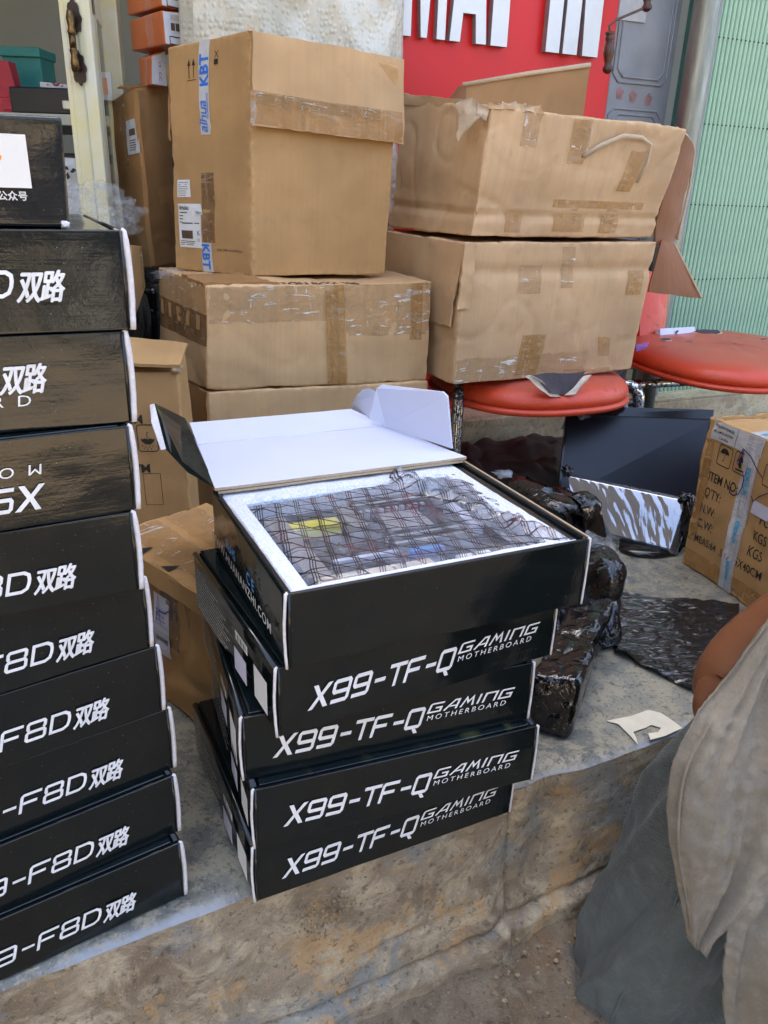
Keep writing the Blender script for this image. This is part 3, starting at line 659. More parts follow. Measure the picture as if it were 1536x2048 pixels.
sA = [[(0, 0), (.28, 0), (.33, .13), (.67, .13), (.72, 0), (1, 0), (.64, 1), (.36, 1)]]
sP = [[(0, 0), (.45, 0), (.45, .38), (.85, .38), (1, .5), (1, .88), (.85, 1), (0, 1)]]
sI = [[(0, 0), (1, 0), (1, 1), (0, 1)]]
sN = [[(0, 0), (.40, 0), (.40, .62), (.56, 0), (1, 0), (1, 1), (.62, 1), (.62, .5), (.45, 1), (0, 1)]]
def sp_(p): return (V(p) - W0).dot(WU)
for poly, a_, b_, lab in ((sM, (0.0040, 2.2799, 1.0645), (0.1147, 2.3304, 1.0708), 'white letter M cut off above'), (sA, (0.1267, 2.3358, 1.0708), (0.2253, 2.3807, 1.0746), 'white letter A'), (sP, (0.2379, 2.3865, 1.0735), (0.3393, 2.4327, 1.0796), 'white letter P'), (sI, (0.3955, 2.4583, 1.0742), (0.4356, 2.4766, 1.0755), 'white letter I'), (sN, (0.4462, 2.4814, 1.0752), (0.5535, 2.5303, 1.0789), 'white letter N')):
    sign_letter(poly, sp_(a_), sp_(b_) - sp_(a_), lab)

# ---- awning crank hanging in front of the sign
t = thing('awning_crank', 'awning crank with turned dark wooden handles hanging before the red sign', 'crank', (0.5730, 2.4403, 1.0283))
part('rod', MB().tube([(0.5591, 2.4340, 1.1152), (0.5559, 2.4325, 1.1356), (0.5729, 2.4403, 1.1511), (0.6596, 2.4798, 1.1903), (0.6610, 2.4804, 1.1996)], .0035, 8), M['iron'], t, smooth=True)
def turned(top, bot, prof):
    a = V(top); b_ = V(bot); z = (b_ - a); L = z.length; q = z.normalized().to_track_quat('Z', 'Y').to_matrix().to_4x4(); q.translation = a
    return MB().lathe([(r, h * L) for r, h in prof], q, 14)
hp = [(.005, 0), (.012, .02), (.013, .07), (.009, .10), (.012, .14), (.012, .2), (.009, .25), (.013, .35), (.015, .5), (.012, .62), (.009, .74), (.010, .80), (.013, .84), (.014, .90), (.011, .95), (.004, 1.0)]
part('handle', turned((0.5592, 2.4340, 1.1244), (0.5675, 2.4378, 1.0243), hp), M['wood'], t, smooth=True)
part('handle', turned((0.6540, 2.4772, 1.2622), (0.6617, 2.4807, 1.1790), hp), M['wood'], t, smooth=True)

# ---- grey embossed metal door leaf
t = thing('metal_door', 'grey painted embossed metal door with faded red flowers beside the red sign', 'door', tuple(wp(.53, .17, .09)))
b = MB(); wbox(b, .452, .690, .17, .20, .089, 1.9); part('leaf', b, M['grey_door'], t)
for z0, z1 in ((.14, .42), (.46, .60), (.64, .80), (.86, .96), (1.03, 1.40)):
    for k_, ins in enumerate((0, .014)):
        mb = MB(); s0, s1 = .472 + ins, .672 - ins; a, c = z0 + ins, z1 - ins; w = .006; th = .006 - .002 * k_; ch = .02
        pts = [(s0 + ch, a), (s1 - ch, a), (s1, a + ch), (s1, c - ch), (s1 - ch, c), (s0 + ch, c), (s0, c - ch), (s0, a + ch)]
        path = [wp(x, .169, z) for x, z in pts + pts[:1]]; part('embossed_panel', MB().tube(path, (w * .6), 6), M['grey_door'], t, smooth=True)
mb = MB()
for cx, cz in ((.505, 1.0), (.555, .995), (.615, .99)):
    for k in range(5):
        a = k * 1.256 + .3; c = wp(cx + .008 * math.cos(a), .1692, cz + .010 * math.sin(a))
        mb.prism([(.007 * math.cos(q * 1.05), .009 * math.sin(q * 1.05)) for q in range(6)], .0004, Matrix.Translation(c) @ Matrix.Rotation(R(24.5), 4, 'Z') @ Matrix.Rotation(R(90), 4, 'X'))
part('flower_print', mb, M['door_flower'], t)
mb = MB(); mb.hexa([wp(.46, .165, 1.185), wp(.56, .165, 1.185), wp(.56, .168, 1.185), wp(.46, .168, 1.185), wp(.46, .165, 1.35), wp(.56, .165, 1.35), wp(.56, .168, 1.35), wp(.46, .168, 1.35)]); part('sticker', mb, M['paper_grey'], t)

# ---- pipe, posts and green folding shutter
path = [wp(.628, .0, z) for z in (.0, .3, .6, .9, 1.3, 2.3)]; b = MB().tube(path, .036, 20); o = solo('steel_pipe', b, M['galv'], 'round galvanised steel pipe standing between grey door and green shutter', 'pipe', smooth=True)
b = MB(); wbox(b, .700, .735, .05, .09, .03, 2.2); o = solo('shutter_post', b, M['grey_angle'], 'grey angle iron post at the left edge of the green shutter', 'post', bevel=.003)
t = thing('folding_shutter', 'pale green folding shutter of narrow vertical steel slats', 'shutter', tuple(wp(1.0, .1, .03)))
b = MB(); wbox(b, .6905, .742, .11, .14, .05, 2.2); part('guide_channel', b, M['green_deep'], t)
sl = MB(); P = .0175; sl_pts = [(-.0075, 0), (-.0060, -.006), (-.001, -.0085), (.004, -.006), (.0062, .002), (.0075, .004), (.0075, .006), (-.0075, .006)]
mt = Matrix.Rotation(R(24.5), 4, 'Z')
sl.prism(sl_pts, 2.05, mt); slat = None
for k in range(46):
    c = wp(.755 + k * P, .10, .05)
    if slat is None: slat = part('slat', sl, M['green_paint'], t, world_co=False)
    o = slat if k == 0 else slat.copy()
    if k: COL.objects.link(o); o.parent = t
    o.location = V(c) - V(t.location)
rv = MB()
for z in (.235, .47, .70, .93, 1.16):
    for k in range(46): rv.prism([(.0022 * math.cos(q), .0022 * math.sin(q)) for q in (0, 1.05, 2.1, 3.14, 4.2, 5.25)], .003, Matrix.Translation(wp(.755 + k * P + .0085, .094, z)) @ mt @ Matrix.Rotation(R(90), 4, 'X'))
part('rivets', rv, M['dark'], t, kind='stuff')
b = MB(); wbox(b, .742, 1.60, .085, .10, .047, .060); part('bottom_rail', b, M['cream_metal'], t)
b = MB(); wbox(b, .44, 1.9, .0, .10, .0885, .094); part('sill', b, M['wall_base'], None, kind='structure')

# ================================================================ OPEN SHOP DOOR AND ROOM
t = thing('shop_door', 'cream painted glazed shop door standing open, ornate bronze handle on its stile', 'door', (-.66, 1.97, .005))
b = MB().box(-.7285, -.6640, 1.95, 1.99, .006, 2.1); part('stile', b, M['door_paint'], t, bevel=.003)
b = MB().box(-.7285, -.7185, 1.9485, 1.9500, .006, 2.1); part('bead', b, M['door_paint'], t)
b = MB().box(-.6935, -.6905, 1.947, 1.9502, .006, 2.1); part('bead', b, M['cream_metal'], t)
s2 = (-0.7003, 2.1200, 0.9998); s3 = (-0.6589, 2.1200, 1.0010)
b = MB().box(s2[0], s3[0], 2.12, 2.15, .006, 2.1); part('stile', b, M['door_paint'], t, bevel=.003)
b = MB().hexa([V(-.664, 1.975, .006), V(s2[0], 2.13, .006), V(s2[0], 2.136, .006), V(-.664, 1.981, .006), V(-.664, 1.975, 2.1), V(s2[0], 2.13, 2.1), V(s2[0], 2.136, 2.1), V(-.664, 1.981, 2.1)]); part('pane', b, M['glass'], t)
b = MB().hexa([V(-.664, 1.965, 1.045), V(s2[0], 2.115, 1.045), V(s2[0], 2.14, 1.045), V(-.664, 1.985, 1.045), V(-.664, 1.965, 1.2), V(s2[0], 2.115, 1.2), V(s2[0], 2.14, 1.2), V(-.664, 1.985, 1.2)]); part('rail', b, M['door_paint'], t, bevel=.003)
q0 = (-0.7178, 2.1100, 0.8935); q1 = (-0.6818, 2.1100, 0.9525)
b = MB().box(q0[0], q1[0], 2.106, 2.110, q0[2], q1[2]); st = part('sticker', b, M['paper'], t)
b = MB().box(q0[0] + .011, q1[0] - .010, 2.1045, 2.1059, q0[2] + .012, q1[2] - .012); part('orange_bar', b, M['orange'], st)
# handle: two leafy plates, turned bar between them
hx = -.697
def plate(zc, flip):
    pts = []; n = 40
    for k in range(n):
        a = 2 * math.pi * k / n; r = 1 + .10 * math.cos(8 * a) + .05 * math.cos(3 * a); x = .0150 * math.sin(a) * r; z = .030 * math.cos(a) * r * (1.12 if math.cos(a) * flip > .8 else 1); pts.append((x, z))
    return MB().prism(pts, .005, Matrix.Translation((hx, 1.9465, zc)) @ Matrix.Rotation(R(90), 4, 'X'))
z0_ = (-0.6932, 1.9400, 1.0353)[2]; z1_ = (-0.6957, 1.9400, 0.9418)[2]
hd = part('handle', MB().lathe([(.006, z1_ - .01), (.009, z1_ + .005), (.0065, z1_ + .02), (.009, z1_ + .03), (.0055, z1_ + .038), (.007, (z0_ + z1_) / 2 - .02), (.0075, (z0_ + z1_) / 2), (.007, (z0_ + z1_) / 2 + .02), (.0055, z0_ - .038), (.009, z0_ - .03), (.0065, z0_ - .02), (.009, z0_ - .005), (.006, z0_ + .01)], Matrix.Translation((hx, 1.922, 0)), 14), M['bronze'], t, smooth=True)
part('plate', plate(z0_, 1), M['bronze_dark'], hd); part('plate', plate(z1_, -1), M['bronze_dark'], hd)
for zz in (z0_, z1_):
    part('stud', MB().tube([V(hx, 1.946, zz), V(hx, 1.930, zz), V(hx, 1.921, zz + (.004 if zz < 1 else -.004))], [.008, .006, .0085], 10), M['bronze'], hd, smooth=True)
    for dx in (-.009, .009):
        for dz in (-.014, 0, .014): pass

# room behind the door: table, devices, cartons
t = thing('work_table', 'white edged table behind the open shop door, piled with equipment', 'table', (-1.15, 2.75, .005))
zt = (-1.0929, 2.6000, 0.8917)[2]; b = MB().box(-1.75, -.72, 2.6, 3.2, zt - .03, zt); part('tabletop', b, M['cream_metal'], t, bevel=.003)
for x in (-1.7, -.77):
    for y in (2.64, 3.16): part('leg', MB().box(x - .02, x + .02, y - .02, y + .02, .006, zt - .0305), M['dark'], t)
def bx_at(x0, x1, y0, y1, z0, z1): return MB().box(min(x0, x1), max(x0, x1), y0, y1, z0, z1)
a = (-1.3321, 3.0000, 0.9243); c = (-1.2035, 3.0000, 1.1101); o = solo('plastic_crate', bx_at(a[0], c[0], 3.0, 3.12, zt + .001, c[2]), M['teal'], 'teal plastic crate at the back of the table behind the door', 'crate', bevel=.004)
cr = MB(); cr.box(a[0] - .004 - o.location.x, c[0] + .004 - o.location.x, 2.99 - o.location.y, 3.13 - o.location.y, c[2] - .025 - o.location.z, c[2] + .004 - o.location.z); rr_ = part('rim', cr, M['teal'], None, bevel=.003); rr_.parent = o
a = (-1.2220, 2.7000, 0.9147); c = (-1.1656, 2.7000, 1.0032); rs = MB(); rs.box(a[0] - .05, c[0] + .022, 2.66, 2.78, zt + .001, zt + .045); rs.prism([(a[0] - .05, 0), (c[0] + .005, 0), (c[0] - .012, .10), (a[0] - .05, .10)], .05, Matrix.Translation((0, 2.74, zt + .0455)) @ Matrix.Rotation(R(90), 4, 'X'))
rs.box(c[0] - .03, c[0] + .02, 2.655, 2.6595, zt + .01, zt + .035)
solo('bench_vise', rs, M['red_plastic'], 'red tool stand on the table, nearest to the left side', 'tool', bevel=.004)
# tangle of black camera bodies and cables
t2 = thing('camera_parts', 'dark heap of round camera housings and cables before the teal crate', 'equipment', (-1.32, 2.8, zt + .001))
for k, (px_, r_, zz) in enumerate(((-1.47, .05, .05), (-1.39, .055, .055), (-1.31, .048, .12), (-1.43, .05, .13), (-1.26, .045, .045))):
    part('housing', MB().lathe([(r_ * .6, -r_ * .9), (r_ * .95, -r_ * .6), (r_, 0), (r_ * .9, r_ * .6), (r_ * .5, r_ * .95)], Matrix.Translation((px_, 2.8 + .02 * k, zt + zz + .002)) @ Matrix.Rotation(.9 * k, 4, 'X') @ Matrix.Rotation(.5 * k, 4, 'Y'), 14), [M['iron'], M['dark']][k % 2], t2, smooth=True)
part('cable', MB().tube([V(-1.5, 2.74, zt + .02), V(-1.46, 2.72, zt + .14), V(-1.38, 2.73, zt + .17), V(-1.3, 2.73, zt + .08), V(-1.22, 2.72, zt + .10), V(-1.16, 2.72, zt + .02)], .007, 8), M['dark'], t2, smooth=True)
a = (-1.0763, 2.6600, 0.9561); c = (-0.9908, 2.6600, 1.0011)
tb = thing('printed_carton', 'small white carton with red TOP lettering on the table behind the door', 'box', (a[0], 2.66, zt + .06))
k1 = Carton((a[0], 2.66, zt + .075), (a[0] + .11, 2.76, zt + .075), (a[0] - .04, 2.76, zt + .075), ((a[0], 2.66, c[2] - .02), (a[0] + .11, 2.76, c[2] - .02), (a[0] - .04, 2.76, c[2] - .02)), .002, .0006, 3.3, 0, 6)
part('body', k1.body(), M['paper'], tb); part('lettering', k1.text('F', font_mesh('TOP', .035, .03), .012, .008), M['red_plastic'], tb)
tb2 = thing('black_printer', 'flat black machine with a silver latch on the table edge', 'printer', (-1.0, 2.7, zt + .001))
part('body', MB().box(a[0] - .09, a[0] + .20, 2.64, 2.9, zt + .001, zt + .073), M['dark'], tb2, bevel=.006); part('latch', MB().box(a[0] + .07, a[0] + .12, 2.632, 2.6395, zt + .015, zt + .040), M['silver'], tb2, bevel=.003)
t = thing('dark_cabinet', 'black cabinet under the table in the dark of the shop', 'cabinet', (-.95, 2.9, .005))
part('body', MB().box(-1.5, -.62, 2.86, 3.1, .006, zt - .10), M['dark'], t, bevel=.004); part('door', MB().box(-1.1, -.64, 2.848, 2.8595, .03, zt - .13), M['bezel'], t)
a = (-0.9767, 2.5000, 0.6768); c = (-0.9326, 2.5000, 0.7728)
t = thing('white_bag', 'white plastic sack with a black recycling mark behind the door stile', 'bag', (a[0], 2.5, .006))
k1 = Carton((a[0] - .06, 2.5, .006), (c[0] + .01, 2.52, .006), (a[0] - .06, 2.62, .006), ((a[0] - .05, 2.51, c[2]), (c[0] - .005, 2.52, c[2]), (a[0] - .05, 2.6, c[2])), .02, .008, 2.2, .01, 14); part('body', k1.body(), M['paper'], t, smooth=True)
mk = MB()
for k in range(3):
    ang = k * 2.094; mk.prism([(math.cos(ang) * .012 + math.cos(ang + q) * r_, math.sin(ang) * .012 + math.sin(ang + q) * r_) for q, r_ in ((0.4, .012), (1.4, .010), (2.2, .006), (3.4, .009), (4.6, .004))], .001, Matrix.Translation((a[0] + .022, 2.492, (a[2] + c[2]) / 2 + .01)) @ Matrix.Rotation(R(90), 4, 'X'))
part('recycling_mark', mk, M['ink'], t)

# ---- black wrapped stack at the far left, carrying the tall brown carton
bw = Carton((-0.5932, 1.9500, 0.0692)[:2] + (.002,), (-0.6223, 2.1500, 0.0029)[:2] + (.002,), (-.93, 2.02, .002), ((-0.5628, 1.9500, 0.4850), (-0.5901, 2.1500, 0.4766), (-.93, 2.02, .50)), .02, .012, 5.5, .01, 30)
solo('wrapped_pallet_stack', bw.body(), M['black_film'], 'tall stack wrapped in black film behind the taped double carton', 'package', smooth=True)
LBn, LBr, LBl = (-0.5934, 2.0200, 0.4868), (-0.5645, 2.1400, 0.4836), (-0.6889, 2.1200, 0.4817)
LBb = [V(x[0], x[1], .515) for x in (LBn, LBr, LBl)]
lb = Carton(*LBb, ((-0.6004, 2.0200, 0.9183), (-0.5533, 2.1400, 0.9376), (-0.6967, 2.1200, 0.8982)), .008, .006, 8.1, .004, 26)
t = thing('tall_carton', 'tall brown carton with peeling tape and white label, left of the blue taped one', 'box', tuple(LBb[0]))
part('body', lb.body(), M['kraft_dark'], t, smooth=True)
D = lb.d; part('tape', lb.decal('S', D[1] * .25, D[1] * .55, D[2] * .78, D[2] * .995, .0012, ragged=.004), M['tape_clear'], t, smooth=True); part('tape', lb.decal('S', D[1] * .42, D[1] * .56, D[2] * .60, D[2] * .779, .0012, ragged=.004), M['tape_clear'], t, smooth=True)
lbl = part('label', lb.decal('S', D[1] * .58, D[1] * .97, D[2] * .655, D[2] * .84, .0022), M['paper_grey'], t)
part('print', lb.decal('S', D[1] * .68, D[1] * .86, D[2] * .755, D[2] * .79, .003), M['ink_faded'], lbl)
for k in range(5): part('print', lb.decal('S', D[1] * .66, D[1] * (.84 + .02 * (k % 3)), D[2] * (.675 + .013 * k), D[2] * (.680 + .013 * k), .003), M['ink_faded'], lbl)
part('marker_cross', lb.text('S', font_mesh('X', .045, -.01), D[1] * .52, D[2] * .30, 0, .0012), M['ink_faded'], t)
f_ = slab(lb.P('F', .02, .99, .004), lb.P('F', .98, .99, .004), lb.P('F', .98, .02, .004), lb.P('F', .02, .02, .004), .003, 8, 20, .005, 4); part('flap', f_, M['kraft_dark'], t, smooth=True)
p0_ = slab(lb.P('S', .92, .97, .003), lb.P('F', .04, .97, .009), lb.P('F', .06, .02, .009), lb.P('S', .94, .02, .003), .003, 6, 20, .004, 9); part('flap', p0_, M['kraft_dark'], t, smooth=True)
f_ = slab(lb.P('T', -.0, .0, .004), lb.P('T', 1.0, .0, .004), lb.P('T', 1.0, .55, .03), lb.P('T', 0.0, .55, .02), .004, 8, 6, .004, 6); part('flap', f_, M['kraft_dark'], t, smooth=True)

# orange and white camera boxes stacked on the tall carton
def camera_box(near, right, left, top, label, mark):
    k = Carton(near, right, left, top, .003, .0012, random.random() * 9, 0, 8); t = thing('camera_box', label, 'box', near, group='orange and white boxes piled on the tall carton')
    part('body', k.body(), M['orange_card'], t, smooth=True); d = k.d
    w = part('white_panel', k.decal('F', .002, d[0] - .002, .002, d[2] - .002, .0008), M['white_print_card'], t)
    part('tape', k.decal('S', d[1] * .50, d[1] * .72, .0, d[2], .0012, ragged=.003), M['clear_film'], t, smooth=True)
    if mark:
        x = d[0] * .25; w_ = d[0] * .5
        part('print', k.decal('F', x, x + w_ * .6, d[2] * .74, d[2] * .90, .0016), M['paper_grey'], w); part('print', k.decal('F', x, x + w_ * .28, d[2] * .44, d[2] * .66, .0016), M['ink_faded'], w)
        part('print', k.decal('F', x + w_ * .33, x + w_ * .6, d[2] * .44, d[2] * .66, .0016), M['ink_faded'], w)
        fr = []; X0, X1, Z0, Z1 = d[0] * .18, d[0] * .75, d[2] * .04, d[2] * .26
        vf = stroke([(X0, Z0), (X0, Z1), (X1, Z1), (X1, Z0)], .002, True); part('print', k.text('F', vf, 0, 0, 0, .0016), M['ink'], w)
    else:
        part('print', k.text('F', font_mesh('17  CC', .012, .01), d[0] * .45, d[2] * .75, -R(85), .0016), M['red_plastic'], w)
    return k
def down(p, dz): return (p[0], p[1], p[2] + dz)
c1 = ((-0.5655, 2.0300, 0.9194), (-0.5425, 2.0800, 0.9315), (-0.6110, 2.1000, 0.9274)); c1t = ((-0.5606, 2.0300, 0.9796), (-0.5409, 2.0800, 0.9989), (-0.6110, 2.1000, 0.9813))
zb = max(p[2] for p in c1) ; LT = (-0.6004, 2.0200, 0.9183)[2]; c1 = [(p[0], p[1], LT + .004) for p in c1]
camera_box(*c1, c1t, 'bottom orange box of the pile, with a pinkish white end', 0)
c2 = ((-0.5200, 2.0000, 0.9904), (-0.4767, 2.0700, 1.0074), (-0.6298, 2.1200, 0.9843)); c2t = ((-0.5220, 2.0000, 1.0645), (-0.4749, 2.0700, 1.0714), (-0.6321, 2.1200, 1.0606)); zz = max(p[2] for p in c1t) + .001
c2 = [(p[0], p[1], zz) for p in c2]; camera_box(*c2, c2t, 'middle orange box of the pile, white end with printed frame', 1)
c3 = [(p[0], p[1], max(q[2] for q in c2t) + .001) for p in c2t]; c3t = ((-0.5249, 2.0000, 1.1380), (-0.4747, 2.0700, 1.1450), (-0.6339, 2.1200, 1.1393)); camera_box(*c3, c3t, 'topmost orange box of the pile, cut off by the frame', 1)

# clear plastic bag and a small carton in the gap behind the left stack
sb = Carton((-.60, 1.72, .44), (-.50, 1.78, .44), (-.66, 1.78, .44), ((-0.5465, 1.7200, 0.5926), (-0.5373, 1.7800, 0.5909), (-0.5949, 1.7800, 0.5870)), .004, .003, 3.7, 0, 10)
sb = Carton((-0.5541, 1.7200, 0.4404), (-0.5415, 1.7800, 0.5030), (-0.6034, 1.7800, 0.5009), ((-0.5462, 1.7200, 0.5966), (-0.5407, 1.7800, 0.5887), (-0.6003, 1.7800, 0.5868)), .004, .002, 3.7, 0, 10)
t = thing('small_carton', 'small plain brown carton squeezed behind the left stack of black boxes', 'box', (-0.5479, 1.7200, 0.5086)); part('body', sb.body(), M['kraft'], t, smooth=True)
part('tape', sb.decal('F', sb.d[0] * .75, sb.d[0] * .98, sb.d[2] * .1, sb.d[2], .001, ragged=.002), M['tape_clear'], t, smooth=True)
sp_ = Carton((-0.5812, 1.7000, 0.1511)[:2] + (.002,), (-0.5820, 1.8400, 0.1054)[:2] + (.002,), (-.84, 1.76, .002), ((-0.5503, 1.7000, 0.4853), (-0.5501, 1.8400, 0.4891), (-.84, 1.76, (-0.5503, 1.7000, 0.4853)[2])), .02, .008, 7.5, .01, 20)
solo('wrapped_carton', sp_.body(), M['black_film'], 'lower package in black film directly behind the left stack of black boxes', 'package', smooth=True)
cb = MB()
def blob(c, r, seed, n=22, m=14, amp=.45, sq=(1, 1, 1)):
    mb = MB()
    def fn(a, b):
        th = 2 * math.pi * a; ph = math.pi * b; d = V(math.sin(ph) * math.cos(th), math.sin(ph) * math.sin(th), math.cos(ph)); k = r * (1 + amp * fbm(d, 2.2, seed, 4))
        return V(c) + V(d.x * sq[0], d.y * sq[1], d.z * sq[2]) * k
    return mb.quad_grid(fn, n, m)
part_bag = blob((-0.6224, 1.7400, 0.6501), .075, 3, 40, 26, .5, (1.15, .7, .75)); solo('plastic_bag', part_bag, M['clear_film'], 'crumpled clear plastic bag by the foot of the door stile', 'bag', smooth=True)
cb2 = Carton((-.92, 1.70, (-0.5503, 1.7000, 0.4853)[2] + .004), (-.62, 1.72, (-0.5503, 1.7000, 0.4853)[2] + .004), (-.92, 1.84, (-0.5503, 1.7000, 0.4853)[2] + .004), ((-.92, 1.70, (-0.6133, 1.7000, 0.6055)[2]), (-.62, 1.72, (-0.6133, 1.7000, 0.6055)[2]), (-.92, 1.84, (-0.6133, 1.7000, 0.6055)[2])), .005, .002, 2.2, 0, 8)
solo('dark_carton', cb2.body(), M['dark'], 'dark carton under the crumpled clear bag behind the left stack', 'box', smooth=True)

# ================================================================ CARTONS OF THE MIDDLE PILE
# lower box of the double carton
An, Ar, Al = V(-.3546, 1.503, 0), V(.0881, 1.751, 0), V(-.5291, 1.80, 0)
b0 = Carton(An + V(.004, 0, .001), Ar + V(0, 0, .001), Al + V(0, 0, .001), (V(-.3530, 1.503, .342), V(.0881, 1.751, .3205), V(-.5270, 1.80, .3230)), .004, .003, 2.0, -.002, 36)
t = thing('kraft_carton', 'wide brown carton underneath the taped one, its lower half behind the open lid', 'box', tuple(An)); part('body', b0.body(), M['kraft_pale'], t, smooth=True)
f_ = slab(b0.P('S', 0, .995, .002), b0.P('S', 1, .995, .003), b0.P('S', 1, .62, .010), b0.P('S', 0, .55, .014), .004, 14, 6, .004, 2, 0, .003); part('flap', f_, M['kraft_dark'], t, smooth=True)
part('tape', b0.decal('S', b0.d[1] * .35, b0.d[1] * .70, b0.d[2] * .78, b0.d[2] * .93, .0145), M['tape_dark'], t, smooth=True)
a0 = Carton(V(-.3546, 1.503, .3455), V(.0881, 1.751, .3225), V(-.5291, 1.80, .3250), (V(-.3435, 1.503, .5432), V(.0880, 1.751, .5400), V(-.5173, 1.80, .5452)), .0045, .004, 3.0, .001, 44)
t = thing('taped_carton', 'wide brown carton crossed with shiny wrinkled tape, under the tall blue taped carton', 'box', (-.3546, 1.503, .3455)); part('body', a0.body(), M['kraft_pale'], t, smooth=True); D = a0.d
part('tape', a0.decal('F', .004, D[0] - .004, .128, D[2] - .003, .0010, ragged=.003), M['tape_clear'], t, smooth=True); part('tape', a0.decal('F', .26, .305, .0, .195, .0022, skew=-.012), M['tape'], t, smooth=True)
part('tape', a0.decal('F', .455, .485, .085, .195, .0022), M['tape'], t, smooth=True); part('tape', a0.decal('F', .30, D[0] - .004, .096, .1278, .0008, ragged=.004), M['tape_clear'], t, smooth=True)
part('tape', a0.decal('S', .0, D[1], .085, .145, .0012, skew=0), M['tape_dark'], t, smooth=True); part('tape', a0.decal('S', .0, D[1], .1455, D[2] - .002, .0012, ragged=.004), M['tape_clear'], t, smooth=True)
for k in range(5): part('kraft_patch', a0.decal('S', .03 + .065 * k, .055 + .065 * k, .112, .140, .0026), M['kraft'], t)
ctx = font_mesh('CARTON BOX 390', .028, .02); part('lettering', a0.text('T', ctx, .10, .005, 0, .0012, (1, 1)), M['ink'], t)
f_ = slab(a0.P('T', .0, .02, .003), a0.P('T', .28, .01, .003), a0.P('T', .22, .35, .003), a0.P('T', .0, .45, .003), .004, 10, 8, .002, 4, 0, .004); part('torn_flap', f_, M['kraft_dark'], t, smooth=True)
cf = blob((-0.4690, 1.7200, 0.5388), .022, 8, 20, 12, .6, (1.6, 1, .5)); part('loose_tape', cf, M['clear_film'], t, smooth=True)

# the tall open carton with blue printed tape
Kn, Kr, Kl = V(-.2812, 1.6416, .5475), V(-.0153, 1.7846, .5470), V(-.4638, 1.7424, .5475)
kb = Carton(Kn, Kr, Kl, (V(-.2714, 1.6416, .9774), V(.0010, 1.7846, .945), V(-.4489, 1.7424, .9589)), .0035, .0025, 4.0, .004, 34); D = kb.d
t = thing('tall_open_carton', 'tall brown carton with blue lettered white tape and a folded-out taped flap', 'box', tuple(Kn)); part('body', kb.body(), M['kraft'], t, smooth=True)
def sx(v): return D[1] - v
tp = part('printed_tape', kb.decal('S', sx(.124), sx(.098), .265, D[2] + .0, .0012), M['paper_grey'], t, smooth=True)
part('lettering', kb.text('S', font_mesh('KBT', .030, .035, 1.05), sx(.100), .350, R(90), .002), M['ink_blue'], tp)
part('lettering', kb.text('S', font_mesh('alhua', .030, .0, .92, .25), sx(.1035), .268, R(90), .0034), M['ink_blue'], tp); part('lettering', kb.text('S', font_mesh('TECHNOLOGY', .0068, .01), sx(.0995), .292, R(90), .002), M['ink_blue'], tp)
tp = part('printed_tape', kb.decal('S', sx(.128), sx(.100), .001, .060, .0012), M['paper_grey'], t, smooth=True); part('lettering', kb.text('S', font_mesh('KBT', .027, .035, 1.05), sx(.125), .058, R(-90), .002), M['ink_blue'], tp)
part('tape', kb.decal('S', sx(.124), sx(.090), .0605, .195, .0008), M['tape_dark'], t, smooth=True)
lb_ = part('label', kb.decal('S', sx(.191), sx(.126), .048, .136, .0016), M['paper'], t)
part('lettering', kb.text('S', font_mesh('imou', .0135, .015), sx(.187), .124, 0, .0024), M['ink'], lb_)
for k, (w_, h_) in enumerate(((.022, .0022), (.010, .0022), (.010, .0022), (.008, .002))): part('print', kb.decal('S', sx(.187), sx(.187 - w_), .1175 - .0065 * k, .1195 - .0065 * k, .0022), M['ink_faded'], lb_)
part('print', kb.decal('S', sx(.180), sx(.150), .096, .0985, .0022), M['ink_faded'], lb_); part('print', kb.decal('S', sx(.146), sx(.130), .0965, .0985, .0022), M['ink_faded'], lb_)
part('barcode', kb.decal('S', sx(.183), sx(.150), .066, .0825, .0022), M['ink_faded'], lb_)
for k in range(3): part('print', kb.decal('S', sx(.187), sx(.143 + .003 * k), .060 - .0035 * k, .0613 - .0035 * k, .0022), M['ink_faded'], lb_)
part('lettering', kb.text('S', font_mesh('CE', .008, .0), sx(.139), .0615, 0, .0022), M['ink'], lb_); part('lettering', kb.text('S', font_mesh('K', .015, .0), sx(.137), .072, .2, .0022), M['marker'], lb_)
l2 = part('label', kb.decal('S', sx(.141), sx(.119), .115, .134, .0034, skew=-.004), M['paper'], t); part('lettering', kb.text('S', font_mesh('K06X', .007, .01), sx(.1375), .117, 0, .0042), M['ink'], l2)
l3 = part('label', kb.decal('S', sx(.191), sx(.154), .149, .183, .0016), M['paper'], t)
for k in range(7): part('print', kb.decal('S', sx(.188), sx(.160 + .003 * (k % 3)), .152 + .0042 * k, .1530 + .0042 * k, .0022), M['ink_faded'], l3)
part('lettering', kb.text('S', font_mesh('SIZE: 390×310×470mm', .0068, .006), sx(.087), .045, 0, .0012), M['ink_faded'], t)
def up_arrows():
    v, f = [], []
    for dx in (0, .012):
        for pts in ([(-.0008, 0), (.0008, 0), (.0008, .022), (-.0008, .022)], [(-.004, .022), (.004, .022), (0, .034)]):
            b_ = len(v); v += [(x + dx, y) for x, y in pts]; f.append([b_ + k for k in range(len(pts))])
    b_ = len(v); v += [(-.005, -.004), (.018, -.004), (.018, -.0028), (-.005, -.0028)]; f.append([b_, b_ + 1, b_ + 2, b_ + 3]); return v, f
part('arrow_mark', kb.text('S', up_arrows(), sx(.150), .368, 0, .0012), M['ink'], t)
bm_ = ([(0, 0), (.010, 0), (.010, .009), (0, .009)], [[0, 1, 2, 3]]); part('print_mark', kb.text('S', bm_, sx(.086), .385, 0, .0012), M['ink'], t); part('print_mark', kb.text('S', font_mesh('X', .018, -.01), sx(.086), .396, 0, .0012), M['ink'], t)
